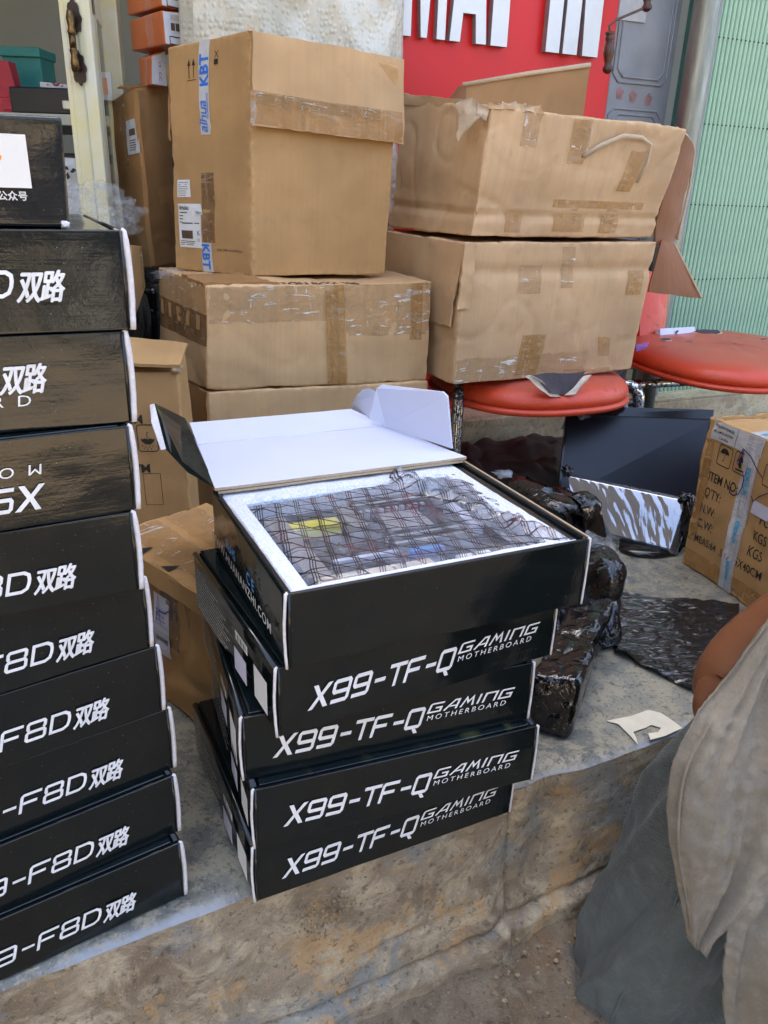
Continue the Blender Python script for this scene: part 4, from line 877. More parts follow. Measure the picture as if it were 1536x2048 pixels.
# folded-out flap with tape
fl0 = [V(kb.P('F', -.005, .995, .006)), V(kb.P('F', 1.06, .995, .008)), V((0.0115, 1.8000, 0.8082)), V((-0.2711, 1.6250, 0.8220))]
fl0[2] = V((0.0135, 1.7820, 0.8055)); fl0[1] = V((0.0075, 1.8000, 0.9587)); fl0[0] = V((-0.2662, 1.6320, 0.9745))
fs_ = slab(fl0[3], fl0[2], fl0[1], fl0[0], .006, 26, 12, .003, 5, .004, .0025); fo = part('flap', fs_, M['kraft_pale'], t, smooth=True)
nF = (fl0[2] - fl0[3]).cross(fl0[0] - fl0[3]).normalized()
def flap_pt(a, b, off): return fl0[3] * (1 - a) * (1 - b) + fl0[2] * a * (1 - b) + fl0[1] * a * b + fl0[0] * (1 - a) * b + nF * (off + .003 * fbm(fl0[3] * (1 - a) * (1 - b) + fl0[2] * a * (1 - b) + fl0[1] * a * b + fl0[0] * (1 - a) * b, 7, 5) + .004 * 4 * a * (1 - a))
mb = MB().quad_grid(lambda a, b: flap_pt(-.01 + 1.0 * a, .02 + .36 * b - .015 * math.sin(a * 3), .0042 + .0008 * abs(noise.noise(V(a * 30, b * 12, 2)))), 50, 12, lambda a, b: (a * .3, b * .06)); part('tape', mb, M['tape'], fo, smooth=True)
mb = MB().quad_grid(lambda a, b: flap_pt(.02 + .80 * a, .23 + .14 * b, .0052 + .0016 * abs(noise.noise(V(a * 40, b * 12, 5)))), 60, 8, lambda a, b: (a * .3, b * .06)); part('tape', mb, M['tape_clear'], fo, smooth=True)
cf = slab((-0.2704, 1.6120, 0.8582), (-0.2590, 1.6100, 0.8624), (-0.2624, 1.6100, 0.8113), (-0.2716, 1.6120, 0.8253), .001, 6, 12, .006, 5, 0, .006); part('loose_tape', cf, M['clear_film'], fo, smooth=True)
tr = slab((-0.2754, 1.6400, 0.9848), (-0.2638, 1.6400, 0.9805), (-0.2658, 1.6400, 0.9742), (-0.2767, 1.6400, 0.9723), .004, 4, 3, .004, 5, 0, .004); part('torn_corner', tr, M['kraft_edge'], t, smooth=True)
br = slab(kb.P('S', .0, .93, .003), kb.P('S', 0, .60, .003), kb.P('S', -.06, .62, .006), kb.P('S', -.07, .92, .006), .003, 8, 4, .004, 5, 0, .003); part('side_flap', br, M['kraft_dark'], t, smooth=True)

# bubble wrapped panel standing behind the tall carton
bl = [V((-0.4474, 1.9698, 1.0241)), V((0.0018, 2.1745, 1.0695))]
def bubble_front(a, b):
    s_ = (bl[1] - bl[0]); p = bl[0] + s_ * a; z = .002 + (1.42) * b; edge = .018 * noise.noise(V(b * 6, 0, a)); wv = .010 * fbm(V(a * 2, b * 4, 0), 3, 4, 3) + .045 * (1 - (2 * a - 1) ** 4) * min(1, (1 - b) * 6)
    x = V(p.x, p.y, 0) + WU * (edge if a > .97 else 0) - WN * wv; return V(x.x, x.y, z)
mb = MB(); mb.quad_grid(bubble_front, 60, 90, lambda a, b: (a * .62, b * 1.42)); mb.quad_grid(lambda a, b: V(bubble_front(a, b)) + WN * .085, 20, 30, lambda a, b: (a * .62, b * 1.42), True)
mb.quad_grid(lambda a, b: V(bubble_front(1, b)) + WN * .085 * a + WU * .022 * math.sin(math.pi * a), 8, 90, lambda a, b: (a * .09, b * 1.42)); mb.quad_grid(lambda a, b: V(bubble_front(0, b)) + WN * .085 * (1 - a) - WU * .022 * math.sin(math.pi * a), 8, 90, lambda a, b: (a * .09, b * 1.42))
mb.quad_grid(lambda a, b: V(bubble_front(a, 1)) + WN * .085 * b, 20, 4, lambda a, b: (a * .62, b * .09))
solo('bubble_wrapped_panel', mb, M['bubble'], 'tall panel wrapped in milky bubble wrap standing behind the tall open carton', 'package', smooth=True)

# ================================================================ RIGHT PILE ON THE CHAIRS
c0 = Carton(V(.141, 1.70, .3265), V(.597, 1.93, .3265), V(-.03, 2.03, .3265), (V(.1469, 1.70, .624), V(.612, 1.93, .624), V(-.018, 2.03, .624)), .004, .0030, 6.0, .002, 60); D = c0.d
c0.creases = [(2, .80, .012, .006)]
t = thing('dented_carton', 'battered brown carton resting on the red seats, a triangular flap at its right', 'box', (.141, 1.70, .3265)); part('body', c0.body(), M['kraft_worn'], t, smooth=True)
for (x0, x1, y0, y1, m, sk) in ((.255, .29, .20, .288, 'tape_clear', -.01), (.16, .225, .01, .10, 'tape', .01), (.445, .49, .18, .235, 'tape', 0), (.395, .43, .04, .085, 'tape', -.01), (.14, .20, .19, .25, 'tape_clear', 0), (.30, .44, .0, .012, 'tape_clear', 0)):
    part('tape', c0.decal('F', x0, x1, y0, y1, .0015, sk), M[m], t, smooth=True)
part('tape', c0.decal('F', .005, .36, .003, .055, .0013, ragged=.006), M['tape_clear'], t, smooth=True)
f_ = slab(c0.P('S', .02, .99, .004), c0.P('S', 1.01, .985, .006), c0.P('S', .97, .42, .012), c0.P('S', .02, .40, .012), .004, 16, 10, .006, 3, .004, .004); part('flap', f_, M['kraft_worn'], t, smooth=True)
f_ = slab(c0.P('F', .0, .985, .012), c0.P('F', .05, .985, .004), c0.P('F', .03, .55, .004), c0.P('F', -.012, .55, .010), .005, 4, 16, .006, 8, 0, .004); part('folded_edge', f_, M['kraft_worn'], t, smooth=True)
tri = [V((0.6249, 1.9450, 0.6282)), V((0.6706, 1.9900, 0.6179)), V((0.7519, 1.9700, 0.4962)), V((0.6103, 1.9350, 0.5111))]
f_ = slab(tri[3], tri[2], tri[1], tri[0], .005, 12, 12, .003, 2, 0, .002); part('hanging_flap', f_, M['kraft_inner'], t, smooth=True, label='reddish brown flap hanging open')
part('flap_edge', MB().tube([tri[1] + V(.002, -.003, 0), (tri[1] + tri[2]) / 2 + V(.001, -.004, .001), tri[2] + V(.001, -.003, 0)], .0028, 6), M['kraft_edge'], t)

c1 = Carton(V(.1579, 1.70, .634), V(.5965, 1.93, .634), V(-.01, 2.03, .634), (V(.1826, 1.70, .8734), V(.6398, 1.93, .8612), V(.0103, 2.03, .9105)), .004, .0040, 7.0, .004, 64); c1.creases = [(2, .18, .006, .007), (2, .30, .03, .004)]; D = c1.d
t = thing('torn_carton', 'battered open carton on top of the right pile with torn rim and creased front', 'box', (.1579, 1.70, .634)); part('body', c1.body(), M['kraft_worn'], t, smooth=True)
for (x0, x1, y0, y1, m, sk) in ((.075, .115, .175, .238, 'tape_clear', 0), (.195, .24, .15, .235, 'tape', .0), (.20, .245, .175, .22, 'tape_clear', 0), (.345, .385, .10, .185, 'tape', .012), (.24, .26, .03, .062, 'tape_clear', 0), (.34, .37, .03, .062, 'tape_clear', 0), (.08, .12, .01, .05, 'tape', 0), (.20, .285, .012, .05, 'tape', 0), (.33, .38, .01, .05, 'tape', 0), (.19, .44, .062, .078, 'tape', 0)):
    part('tape', c1.decal('F', x0, x1, y0, y1, .0018, sk), M[m], t, smooth=True)
ss = [c1.M('F', .235, .165, .004), c1.M('F', .27, .190, .010), c1.M('F', .32, .212, .012), c1.M('F', .37, .212, .008), c1.M('F', .40, .20, .006), c1.M('F', .405, .16, .006), c1.M('F', .395, .12, .004)]
part('paper_strip', MB().tube(ss, [(.0012, .0055)] * 4 + [(.001, .003)] * 3, 6), M['kraft_edge'], t, smooth=True)
# torn rim pieces
rr = random.Random(4)
for k in range(9):
    a = .01 + .05 * k * .45; p = V(c1.P('F', a, 1.0, 0)); q = slab(p + V(-.014, 0, -.006), p + V(.022, .010, -.004), p + V(.018, .012, .006 + .008 * rr.random()), p + V(-.010, .004, .006 + .010 * rr.random()), .0035, 6, 4, .008, k * 1.3, 0, .008); part('torn_rim', q, M['kraft_edge'] if k % 2 else M['kraft_worn'], t, smooth=True)
q = slab((0.1177, 1.7400, 0.8784), (0.1477, 1.7200, 0.8879), (0.1608, 1.6900, 0.8548), (0.1185, 1.7000, 0.8086), .003, 12, 12, .012, 3.3, 0, .007); part('torn_flap', q, M['kraft_edge'], t, smooth=True)
q = slab((0.1469, 1.7000, 0.8741), (0.1750, 1.6900, 0.8698), (0.1709, 1.6900, 0.8499), (0.1493, 1.6900, 0.8545), .003, 8, 8, .014, 5.3, 0, .008); part('torn_flap', q, M['kraft_edge'], t, smooth=True)
q = slab((0.0100, 2.0300, 0.9224), (0.1314, 1.8000, 0.8912), (0.1323, 1.8000, 0.8785), (0.0110, 2.0300, 0.8979), .004, 14, 4, .006, 5.3, 0, .003); part('torn_rim', q, M['kraft_worn'], t, smooth=True)
# standing back flap
bf = [V((0.1126, 2.0200, 0.8837)), V((0.4339, 2.0600, 0.8860)), V((0.4458, 2.1000, 0.9981)), V((0.1470, 2.0400, 0.9417))]
q = slab(*bf, .005, 18, 10, .002, 2.3, 0, .002); part('back_flap', q, M['kraft_dark'], t, smooth=True)
part('fold', slab((0.1018, 2.0000, 0.8930), (0.1550, 2.0300, 0.8971), (0.1545, 2.0350, 0.9424), (0.1369, 2.0100, 0.9383), .004, 5, 5, .001, 1), M['kraft_inner'], t)
part('flap_edge', MB().tube([bf[3] + V(0, -.004, .002), (bf[2] + bf[3]) / 2 + V(0, -.004, .004), bf[2] + V(0, -.004, .002)], [(.004, .005)] * 3, 8), M['kraft_edge'], t, smooth=True)
# loose right side panel
sp = [V((0.6219, 1.9600, 0.8625)), V((0.7039, 2.0600, 0.8261)), V((0.6848, 2.0200, 0.6279)), V((0.6100, 1.9500, 0.6141))]
q = slab(sp[3], sp[2], sp[1], sp[0], .005, 8, 18, .006, 2.9, .012, .003); part('side_flap', q, M['kraft_inner'], t, smooth=True)
part('flap_edge', MB().tube([sp[0] + V(.002, -.004, .002), V((0.6645, 2.0000, 0.8517)), sp[1] + V(.003, -.002, 0), V((0.7072, 2.0500, 0.7494)), V((0.7001, 2.0400, 0.6822)), sp[2] + V(.002, -.002, 0)], .0035, 6), M['kraft_edge'], t, smooth=True)

# ================================================================ RED SEATS
bench = thing('seat_bench', 'steel bench with two torn red vinyl seats, cartons piled on its left seat', 'bench', (.65, 2.05, .003))
def seat(c, rx, ry, rot, tilt, label, tear):
    t = bench
    Mx = Matrix.Translation(c) @ Matrix.Rotation(rot, 4, 'Z') @ Matrix.Rotation(tilt, 4, 'X')
    def ring(k, z, th):   # squarish oval
        e = 0.80; cx, sx_ = math.cos(th), math.sin(th); return V(rx * k * math.copysign(abs(cx) ** e, cx), ry * k * math.copysign(abs(sx_) ** e, sx_), z)
    prof = [(.0, .004), (.3, .004), (.6, .002), (.80, -.002), (.91, -.010), (.975, -.022), (1.0, -.036), (.988, -.046), (.965, -.050)]
    mb = MB(); mb.quad_grid(lambda a, b: Mx @ (ring(prof[int(round(b * 8))][0], prof[int(round(b * 8))][1] + .003 * noise.noise(V(math.cos(a * 6.283) * 2, math.sin(a * 6.283) * 2, b * 4 + c[0])), -2 * math.pi * a)), 56, 8); t = part('seat', mb, M['vinyl'], t, smooth=True, label=label)
    pr2 = [(.955, -.048), (1.010, -.051), (1.022, -.056), (1.0, -.064), (.9, -.068), (.0, -.068)]
    mb = MB(); mb.quad_grid(lambda a, b: Mx @ ring(pr2[int(round(b * 5))][0], pr2[int(round(b * 5))][1], -2 * math.pi * a), 56, 5); part('seat_shell', mb, M['vinyl'], t, smooth=True)
    return t, Mx
sL, MxL = seat((.350, 1.965, .3175), .232, .232, R(24), 0, 'red seat with a torn front edge', 1)
sR, MxR = seat((.955, 2.215, .345), .285, .262, R(24), R(2), 'empty red seat with a cracked dusty top', 1)
# tear on the left seat's front edge
def surfpatch(Mx, outline, z, th=.002, off=0): return MB().prism(outline, th, Mx @ Matrix.Translation((0, 0, z)))
cs = [(0.2522, 1.7220, 0.3394), (0.4507, 1.8000, 0.3342), (0.4360, 1.7720, 0.2842), (0.3862, 1.7520, 0.2841), (0.3013, 1.7280, 0.3001)]
q = slab((0.3141, 1.7220, 0.3516), (0.4456, 1.7750, 0.3488), (0.4149, 1.7520, 0.3002), (0.3615, 1.7250, 0.3075), .003, 10, 6, .004, 1, 0, .004); part('torn_foam', q, M['dark_foam'], sL, smooth=True)
q = slab((0.3003, 1.7160, 0.3480), (0.3199, 1.7160, 0.3498), (0.3923, 1.7380, 0.2961), (0.3617, 1.7220, 0.3014), .003, 4, 14, .003, 4, .003, .004); part('torn_cloth', q, M['cream_lining'], sL, smooth=True)
q = slab((0.3968, 1.7420, 0.3021), (0.4232, 1.7500, 0.3033), (0.4634, 1.7750, 0.3425), (0.4450, 1.7680, 0.3412), .003, 4, 12, .003, 6, .003, .003); part('torn_cloth', q, M['cream_lining'], sL, smooth=True)
def tear(Mx, cx, cy, sx_, sy_, seed, parent, prof_z=.0015):
    pts = []; pt2 = []
    for k in range(22):
        a = 2 * math.pi * k / 22; r = 1 + .35 * noise.noise(V(math.cos(a) * 2, math.sin(a) * 2, seed)); pts.append((cx + sx_ * math.cos(a) * r, cy + sy_ * math.sin(a) * r)); r2 = r + .14 + .25 * abs(noise.noise(V(k * .9, seed, 0))); pt2.append((cx + sx_ * math.cos(a) * r2, cy + sy_ * math.sin(a) * r2))
    part('torn_cloth', MB().prism(pt2, .0012, Mx @ Matrix.Translation((0, 0, prof_z))), M['cream_lining'], parent); part('torn_foam', MB().prism(pts, .0012, Mx @ Matrix.Translation((0, 0, prof_z + .0014))), M['dark_foam'], parent)
tear(MxR, .06, .155, .045, .028, 2, sR); tear(MxR, -.155, .09, .016, .012, 5, sR); tear(MxR, -.115, .045, .014, .003, 6, sR); tear(MxR, .15, .03, .012, .004, 8, sR)
# backrest of the right seat and bits left on it
bk = slab((0.7146, 2.3000, 0.3210), (0.8029, 2.3600, 0.3393), (0.8205, 2.4400, 0.4915), (0.7120, 2.3800, 0.5223), .022, 10, 14, .004, 2, .01); part('backrest', bk, M['vinyl'], bench, smooth=True)
ex = MB(); a_, b_, c_, d_ = (0.7739, 2.3000, 0.3488), (0.9065, 2.3800, 0.3466), (0.9011, 2.3900, 0.3625), (0.7742, 2.3100, 0.3657)
o = solo('flat_carton_strip', slab(a_, b_, c_, d_, .018, 4, 2, .001, 1), M['paper_lilac'], 'flat greyish printed strip lying at the back of the empty red seat', 'package')
ov = MB().prism([(.012 * math.cos(k * .52), .006 * math.sin(k * .52)) for k in range(12)], .001, Matrix.Translation((V(a_) + V(b_) + V(c_) + V(d_)) / 4 - o.location + V(0, -.0115, 0)) @ Matrix.Rotation(R(48), 4, 'Z') @ Matrix.Rotation(R(90), 4, 'X')); m_ = part('printed_oval', ov, M['ink_faded'], None, world_co=False); m_.parent = o
wr = slab((0.6560, 2.1200, 0.3526), (0.6985, 2.1400, 0.3583), (0.6823, 2.1000, 0.3519), (0.6514, 2.0900, 0.3449), .006, 6, 4, .004, 3, 0, .002); solo('sweet_wrapper', wr, simple('purple_foil', (.30, .16, .5), .3), 'small purple wrapper on the left edge of the empty red seat', 'wrapper', smooth=True)
# steel tube frame
t = bench
def leg(pts, r=.0145): part('leg', MB().tube(pts, r, 14), M['chrome'], t, smooth=True)
def arc(p0, p1, p2, n=8): return [V(p0) * (1 - k / n) ** 2 + V(p1) * 2 * (k / n) * (1 - k / n) + V(p2) * (k / n) ** 2 for k in range(n + 1)]
L0 = V((0.1643, 1.8000, 0.2676)); leg(arc(L0 + V(.02, .22, .03), L0 + V(.0, .0, .045), L0, 8) + [V(L0.x, L0.y, .02), V(L0.x, L0.y, .003)])
L1 = V((0.5883, 1.9300, 0.2487)); leg(arc(L1 + V(-.08, .12, .03), L1 + V(.002, .0, .052), L1, 8) + [V(L1.x, L1.y, .003)])
L2 = V((0.6409, 1.9700, 0.2337)); leg(arc(L2 + V(-.07, .02, .040), L2 + V(.0, -.004, .055), L2, 8) + [V(L2.x, L2.y, .003)])
L3 = V(1.22, 2.25, .24); leg(arc(L3 + V(-.1, .0, .03), L3 + V(.0, -.004, .035), L3, 8) + [V(L3.x, L3.y, .003)])
part('cross_bar', MB().tube([V(.20, 1.95, .238), V(.62, 2.12, .242), V(1.2, 2.28, .252)], .013, 12), M['chrome'], t, smooth=True)

# ================================================================ LEFT REAR CARTONS
an = (-0.2277, 0.8920, 0.0000)
AN = V(an[0], an[1], .001); uu = V(math.cos(R(46)), math.sin(R(46)), 0); vv_ = V(-uu.y, uu.x, 0)
ah = Carton(AN, AN + uu * .19, AN + vv_ * .27, (AN + V(0, 0, .226) - vv_ * .012, AN + uu * .185 + V(0, 0, .226), AN + vv_ * .265 + V(0, 0, .226)), .006, .005, 9.0, .003, 30); D = ah.d
t = thing('marked_carton', 'brown carton with AHV marker writing and a narrow white label behind the black boxes', 'box', tuple(AN)); part('body', ah.body(), M['kraft'], t, smooth=True)
def ax(v): return D[1] - v - .034
lb_ = part('label', ah.decal('S', ax(.103), ax(.063), .087, .185, .0014), M['paper_lilac'], t)
part('lettering', ah.text('S', font_mesh('ITEM NO.', .0055, .02), ax(.097), .158, 0, .002), M['ink'], lb_); part('lettering', ah.text('S', font_mesh('Q\'TY: 16', .0055, .02), ax(.097), .150, 0, .002), M['ink'], lb_); part('lettering', ah.text('S', font_mesh('MADE IN CHINA', .0032, .02), ax(.097), .143, 0, .002), M['ink'], lb_)
for k in range(14): part('barcode_bar', ah.decal('S', ax(.098 - .0022 * k), ax(.098 - .0022 * k - (.0013 if k % 3 else .0008)), .109, .117, .002), M['ink'], lb_)
for z in (.137, .126): part('rule', ah.decal('S', ax(.102), ax(.064), z, z + .0006, .002), M['ink_faded'], lb_)
def hand(pts, w=.0018): return stroke(pts, w)
part('marker_letter', ah.text('S', hand([(ax(.096), .140), (ax(.090), .182), (ax(.084), .137)]), 0, 0, 0, .0026), M['marker_blue'], t); part('marker_letter', ah.text('S', hand([(ax(.095), .155), (ax(.086), .160), (ax(.066), .163)]), 0, 0, 0, .0030), M['marker_blue'], t)
part('marker_letter', ah.text('S', hand([(ax(.058), .190), (ax(.056), .158)]), 0, 0, 0, .0016), M['marker'], t); part('marker_letter', ah.text('S', hand([(ax(.075), .160), (ax(.058), .172), (ax(.046), .174)]), 0, 0, 0, .0018), M['marker'], t); part('marker_letter', ah.text('S', hand([(ax(.045), .197), (ax(.044), .158)]), 0, 0, 0, .0016), M['marker'], t)
part('marker_letter', ah.text('S', hand([(ax(.026), .200), (ax(.020), .158), (ax(.008), .205)]), 0, 0, 0, .0016), M['marker'], t)
part('tape', ah.decal('S', ax(.085), ax(.040), .11, D[2] - .02, .0008), M['tape_dark'], t, smooth=True); part('tape', ah.decal('T', .02, .085, .005, .262, .0016, ragged=.004), M['tape_clear'], t, smooth=True); part('tape', ah.decal('T', .10, .165, .02, .262, .0016, ragged=.006), M['tape_clear'], t, smooth=True)
ar = MB()
for yy in (.10, .17):
    vf = ([(-.016, 0), (.010, -.010), (.016, .0), (.008, .012)], [[0, 1, 2, 3]]); part('printed_arrow', ah.text('T', ([(0, 0), (.022, .006), (.0, .022)], [[0, 1, 2]]), .004, yy, 0, .0022), M['ink'], t)
f_ = slab(ah.P('S', .0, .995, .004), ah.P('S', 1.0, .995, .004), ah.P('S', 1.0, .88, .006), ah.P('S', .0, .86, .008), .003, 14, 3, .003, 2, 0, .002); part('flap', f_, M['kraft'], t, smooth=True)

mn = V(-.66, 1.26, .001); mr = V(-.338, 1.30, .001)
ma = Carton(mn, mr, mn + V(-.03, .17, 0), (mn + V(0, 0, .44), V(-.352, 1.30, .428), mn + V(-.03, .17, .44)), .006, .004, 5.0, .002, 24); D = ma.d
t = thing('upside_down_carton', 'brown carton with upside-down printing and rain symbol, gaping at the top, by the lid', 'box', tuple(mn)); part('body', ma.body(), M['kraft'], t, smooth=True)
def mp(p): return (V(p) - mn).dot((mr - mn).normalized()), p[2]
x, z = mp((-0.4055, 1.2800, 0.3579)); part('lettering', ma.text('F', font_mesh('MEAS', .022, .02), x, z + .002, R(180), .0012), M['ink'], t)
x, z = mp((-0.4020, 1.2800, 0.2672)); part('lettering', ma.text('F', font_mesh('MADE', .022, .02), x, z + .002, R(180), .0012), M['ink'], t)
def rounded(w, h, r, pen):
    pts = []
    for cx, cy, a0_ in ((w - r, r, -90), (w - r, h - r, 0), (r, h - r, 90), (r, r, 180)):
        for k in range(5): a = R(a0_ + k * 22.5); pts.append((cx + r * math.cos(a), cy + r * math.sin(a)))
    return stroke(pts, pen, True)
def umbrella(sc, rain=False):
    can = [(-.5, 0)] + [(.5 * -math.cos(k * math.pi / 10), .45 * math.sin(k * math.pi / 10)) for k in range(1, 10)] + [(.5, 0), (.36, .08), (.22, 0), (.0, .08), (-.22, 0), (-.36, .08)]
    v = [(x * sc, y * sc) for x, y in can]; f = [list(range(len(can)))[::-1]]
    sv, sf = stroke([(0.02 * sc, .0), (0.02 * sc, -.40 * sc), (-.04 * sc, -.48 * sc), (-.11 * sc, -.44 * sc)], .045 * sc); b_ = len(v); v += sv; f += [[b_ + k for k in q] for q in sf]
    if rain:
        for dx, dy in ((-.35, .55), (-.1, .62), (.15, .60), (.38, .52), (-.22, .75), (.05, .80), (.28, .72)):
            b_ = len(v); v += [((dx - .02) * sc, dy * sc), ((dx + .03) * sc, (dy - .02) * sc), ((dx + .07) * sc, (dy + .10) * sc), ((dx + .02) * sc, (dy + .12) * sc)]; f.append([b_, b_ + 1, b_ + 2, b_ + 3])
    return v, f
for px_ in (0,):
    x, z = mp((-0.3844, 1.2800, 0.2923)); part('symbol_frame', ma.text('F', rounded(.034, .048, .005, .0016), x, z + .05, R(180), .0012), M['ink'], t); part('umbrella_symbol', ma.text('F', umbrella(.024, True), x - .017, z + .026, R(180), .0012), M['ink'], t)
    part('symbol_frame', ma.text('F', rounded(.034, .048, .005, .0016), x - .040, z + .05, R(180), .0012), M['ink'], t)
    part('symbol_frame', ma.text('F', rounded(.03, .06, .001, .0008), x - .002, z - .040, R(180), .0012), M['ink'], t)
f_ = slab(mn + V(.0, -.01, .448), V(-.345, 1.288, .438), V(-.365, 1.42, .452), mn + V(.0, .14, .462), .005, 14, 8, .003, 2, .004, .002); part('top_flap', f_, M['kraft'], t, smooth=True)
q = blob((-0.3543, 1.2950, 0.4328), .008, 4, 12, 8, .7); part('torn_corner', q, M['kraft_edge'], t, smooth=True)

# ================================================================ BLACK MAILER BOXES
def mailer(kind, H, Dp, W=.335, x0=0.0, label='', open_=False, flipped=False, extra=None):
    t = thing('motherboard_box', label, 'box')
    x1 = x0 + W; e = .0028
    if not open_:
        k = Carton((x0 + e, .0045, .0006), (x1 - e, .0045, .0006), (x0 + e, Dp, .0006), ((x0 + e, .0045, H - .004), (x1 - e, .0045, H - .004), (x0 + e, Dp, H - .004)), .0015, .0009, 1.2, 0, 10)
        part('body', k.body(), M['black_card'], t, smooth=True, world_co=False)
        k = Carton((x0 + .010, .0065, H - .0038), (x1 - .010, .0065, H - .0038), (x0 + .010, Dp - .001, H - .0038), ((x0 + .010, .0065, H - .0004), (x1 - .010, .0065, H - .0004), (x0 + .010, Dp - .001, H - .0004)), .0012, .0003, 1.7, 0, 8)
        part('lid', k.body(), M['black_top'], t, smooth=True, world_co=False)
        for xa, xb in ((x0 + .0005, x0 + .0085), (x1 - .0085, x1 - .0005)):
            part('side_wall_roll', MB().tube([(( xa + xb) / 2, .007, H - .0042), ((xa + xb) / 2, Dp * .5, H - .0040), ((xa + xb) / 2, Dp - .001, H - .0042)], [(.0040, .0036)] * 3, 10), M['black_card'], t, smooth=True, world_co=False)
    k = Carton((x0 + .004, .0, .0006), (x1 - .004, .0, .0006), (x0 + .004, .0040, .0006), ((x0 + .004, .0, H - .0002), (x1 - .004, .0, H - .0002), (x0 + .004, .0040, H - .0002)), .0012, .0005, 2.2, 0, 12)
    part('front_panel', k.body(), M['black_card'], t, smooth=True, world_co=False)
    # white cut edges of the board at both front corners
    for sgn, xe in ((-1, x0), (1, x1)):
        wid = .0026 if kind == 'x99' else (.0026 if sgn < 0 else .0048); pth = []
        n = 10
        for q in range(n + 1):
            z = .001 + (H - .002) * q / n; bow = sgn * (.0016 * math.sin(math.pi * q / n) - .0004) + .0004 * noise.noise(V(q * .8, sgn, 0)); pth.append(V(xe + bow - sgn * .0012, .0012 + .0010 * math.sin(math.pi * q / n), z))
        pth.append(V(xe - sgn * .0035, .0016, H + .0004))
        part('cut_edge', MB().tube(pth, [(wid * .55, .0019)] * n + [(.0018, .0014), (.0014, .001)], 8), M['white_edge'], t, smooth=True, world_co=False)
        if kind == 'x99' or sgn > 0: part('edge_roll', MB().tube([V(xe - sgn * .0045, .0004, .002), V(xe - sgn * .0043, -.0002, H / 2), V(xe - sgn * .0045, .0004, H - .001)], .0013, 8), M['black_card'], t, smooth=True, world_co=False)
    return t
def on_front(y=-.0011): return lambda a, b: V(a, y, b)
def lettering_obj(t, vf, mat, fn, name='lettering', label=None): return part(name, lay(vf, fn), mat, t, world_co=False, label=label)
def x99_text(t):
    a = techno('X99-TF-Q', .0262, .0198, .27); lettering_obj(t, join2d(((a[0], a[1]), .032, .0225)), M['ink_silver'], on_front())
    g_ = techno('GAMING', .0125, .0168, .42, .06, .95); lettering_obj(t, join2d(((g_[0], g_[1]), .2025, .0385)), M['ink_silver'], on_front())
    m = font_mesh('MOTHERBOARD', .0092, .0, 1.42, .2); w = max(x for x, y in m[0]); m = ([(x * .098 / w, y) for x, y in m[0]], m[1]); lettering_obj(t, join2d((m, .2025, .0292)), M['ink_silver'], on_front())
def side_stuff(t, Dp, H, roh=False):
    sf = lambda a, b: V(-.0012 if not roh else -.0034, Dp - a, b)    # read from the back to the front
    if roh:
        w = font_mesh('WWW.HUANANZHI.COM', .0155, .01, 1.12); ww = max(x for x, y in w[0]); w = ([(x * .234 / ww, y) for x, y in w[0]], w[1]); lettering_obj(t, join2d((w, Dp - .2665, .021)), M['ink_white'], sf)
        lettering_obj(t, join2d((font_mesh('RoHS', .0170, .008, 1.0), Dp - .198, .0375), (font_mesh('C', .0185, .01), Dp - .115, .0365), (font_mesh('E', .0185, .01), Dp - .097, .0365)), M['ink_rohs'], sf)
        return
    def pl(name, v0, v1, z0, z1, m, off=-.0012): return part(name, MB().quad_grid(lambda a, b: V(off, v0 + (v1 - v0) * a, z0 + (z1 - z0) * b), 1, 1), m, t, world_co=False)
    s_ = pl('barcode_label', .111, .073, .050, .0605, M['paper'])
    for q in range(7): b_ = pl('barcode_bar', .108 - .0048 * q, .108 - .0048 * q - (.0025 if q % 2 else .0012), .052, .059, M['ink'], -.0016); b_.parent = s_
    pl('plain_label', .117, .079, .010, .038, M['paper_lilac']); pl('square_label', .055, .0185, .0145, .052, M['paper'])
    rr_ = random.Random(3); v, f = [], []
    for r_ in range(12):
        x = .012 + .004 * rr_.random(); z = .066 - .0046 * r_; L = (.06, .10, .09, .128, .118, .135, .12, .14, .13, .11, .135, .12)[r_]
        while x < L:
            w_ = .0022 + .006 * rr_.random(); b_ = len(v); v += [(x, z), (x + w_, z), (x + w_, z + .0016), (x, z + .0016)]; f.append([b_, b_ + 1, b_ + 2, b_ + 3]); x += w_ + .0013
    lettering_obj(t, (v, f), M['paper_grey'], sf, 'small_print')
def copy_tree(o, parent=None):
    c = o.copy(); COL.objects.link(c); c.parent = parent
    for ch in list(o.children): copy_tree(ch, c)
    return c
HX, DX, HL_, DL = .0786, .2744, .0765, .2744
XS = [(-.1274, .6242, .4594), (-.1248, .6226, .3676), (-.1362, .6355, .3620), (-.0955, .6068, .5069), (-.0847, .6049, .4437)]
XL = ['lowest of the black X99-TF-Q boxes, standing on the ledge lip', 'second black X99-TF-Q box from the bottom, its right end sticking out over the lowest', 'black X99-TF-Q box third from the bottom, its first letter half covered from above', 'black X99-TF-Q box directly under the open one']
px = mailer('x99', HX, DX, label=XL[0]); x99_text(px); side_stuff(px, DX, HX); px['group'] = 'black X99-TF-Q boxes stacked in the centre'
for k, (x, y, a) in enumerate(XS[:4]):
    o = px if k == 0 else copy_tree(px); o.location = (x, y, k * HX); o.rotation_euler = (0, 0, a); o['label'] = XL[k]
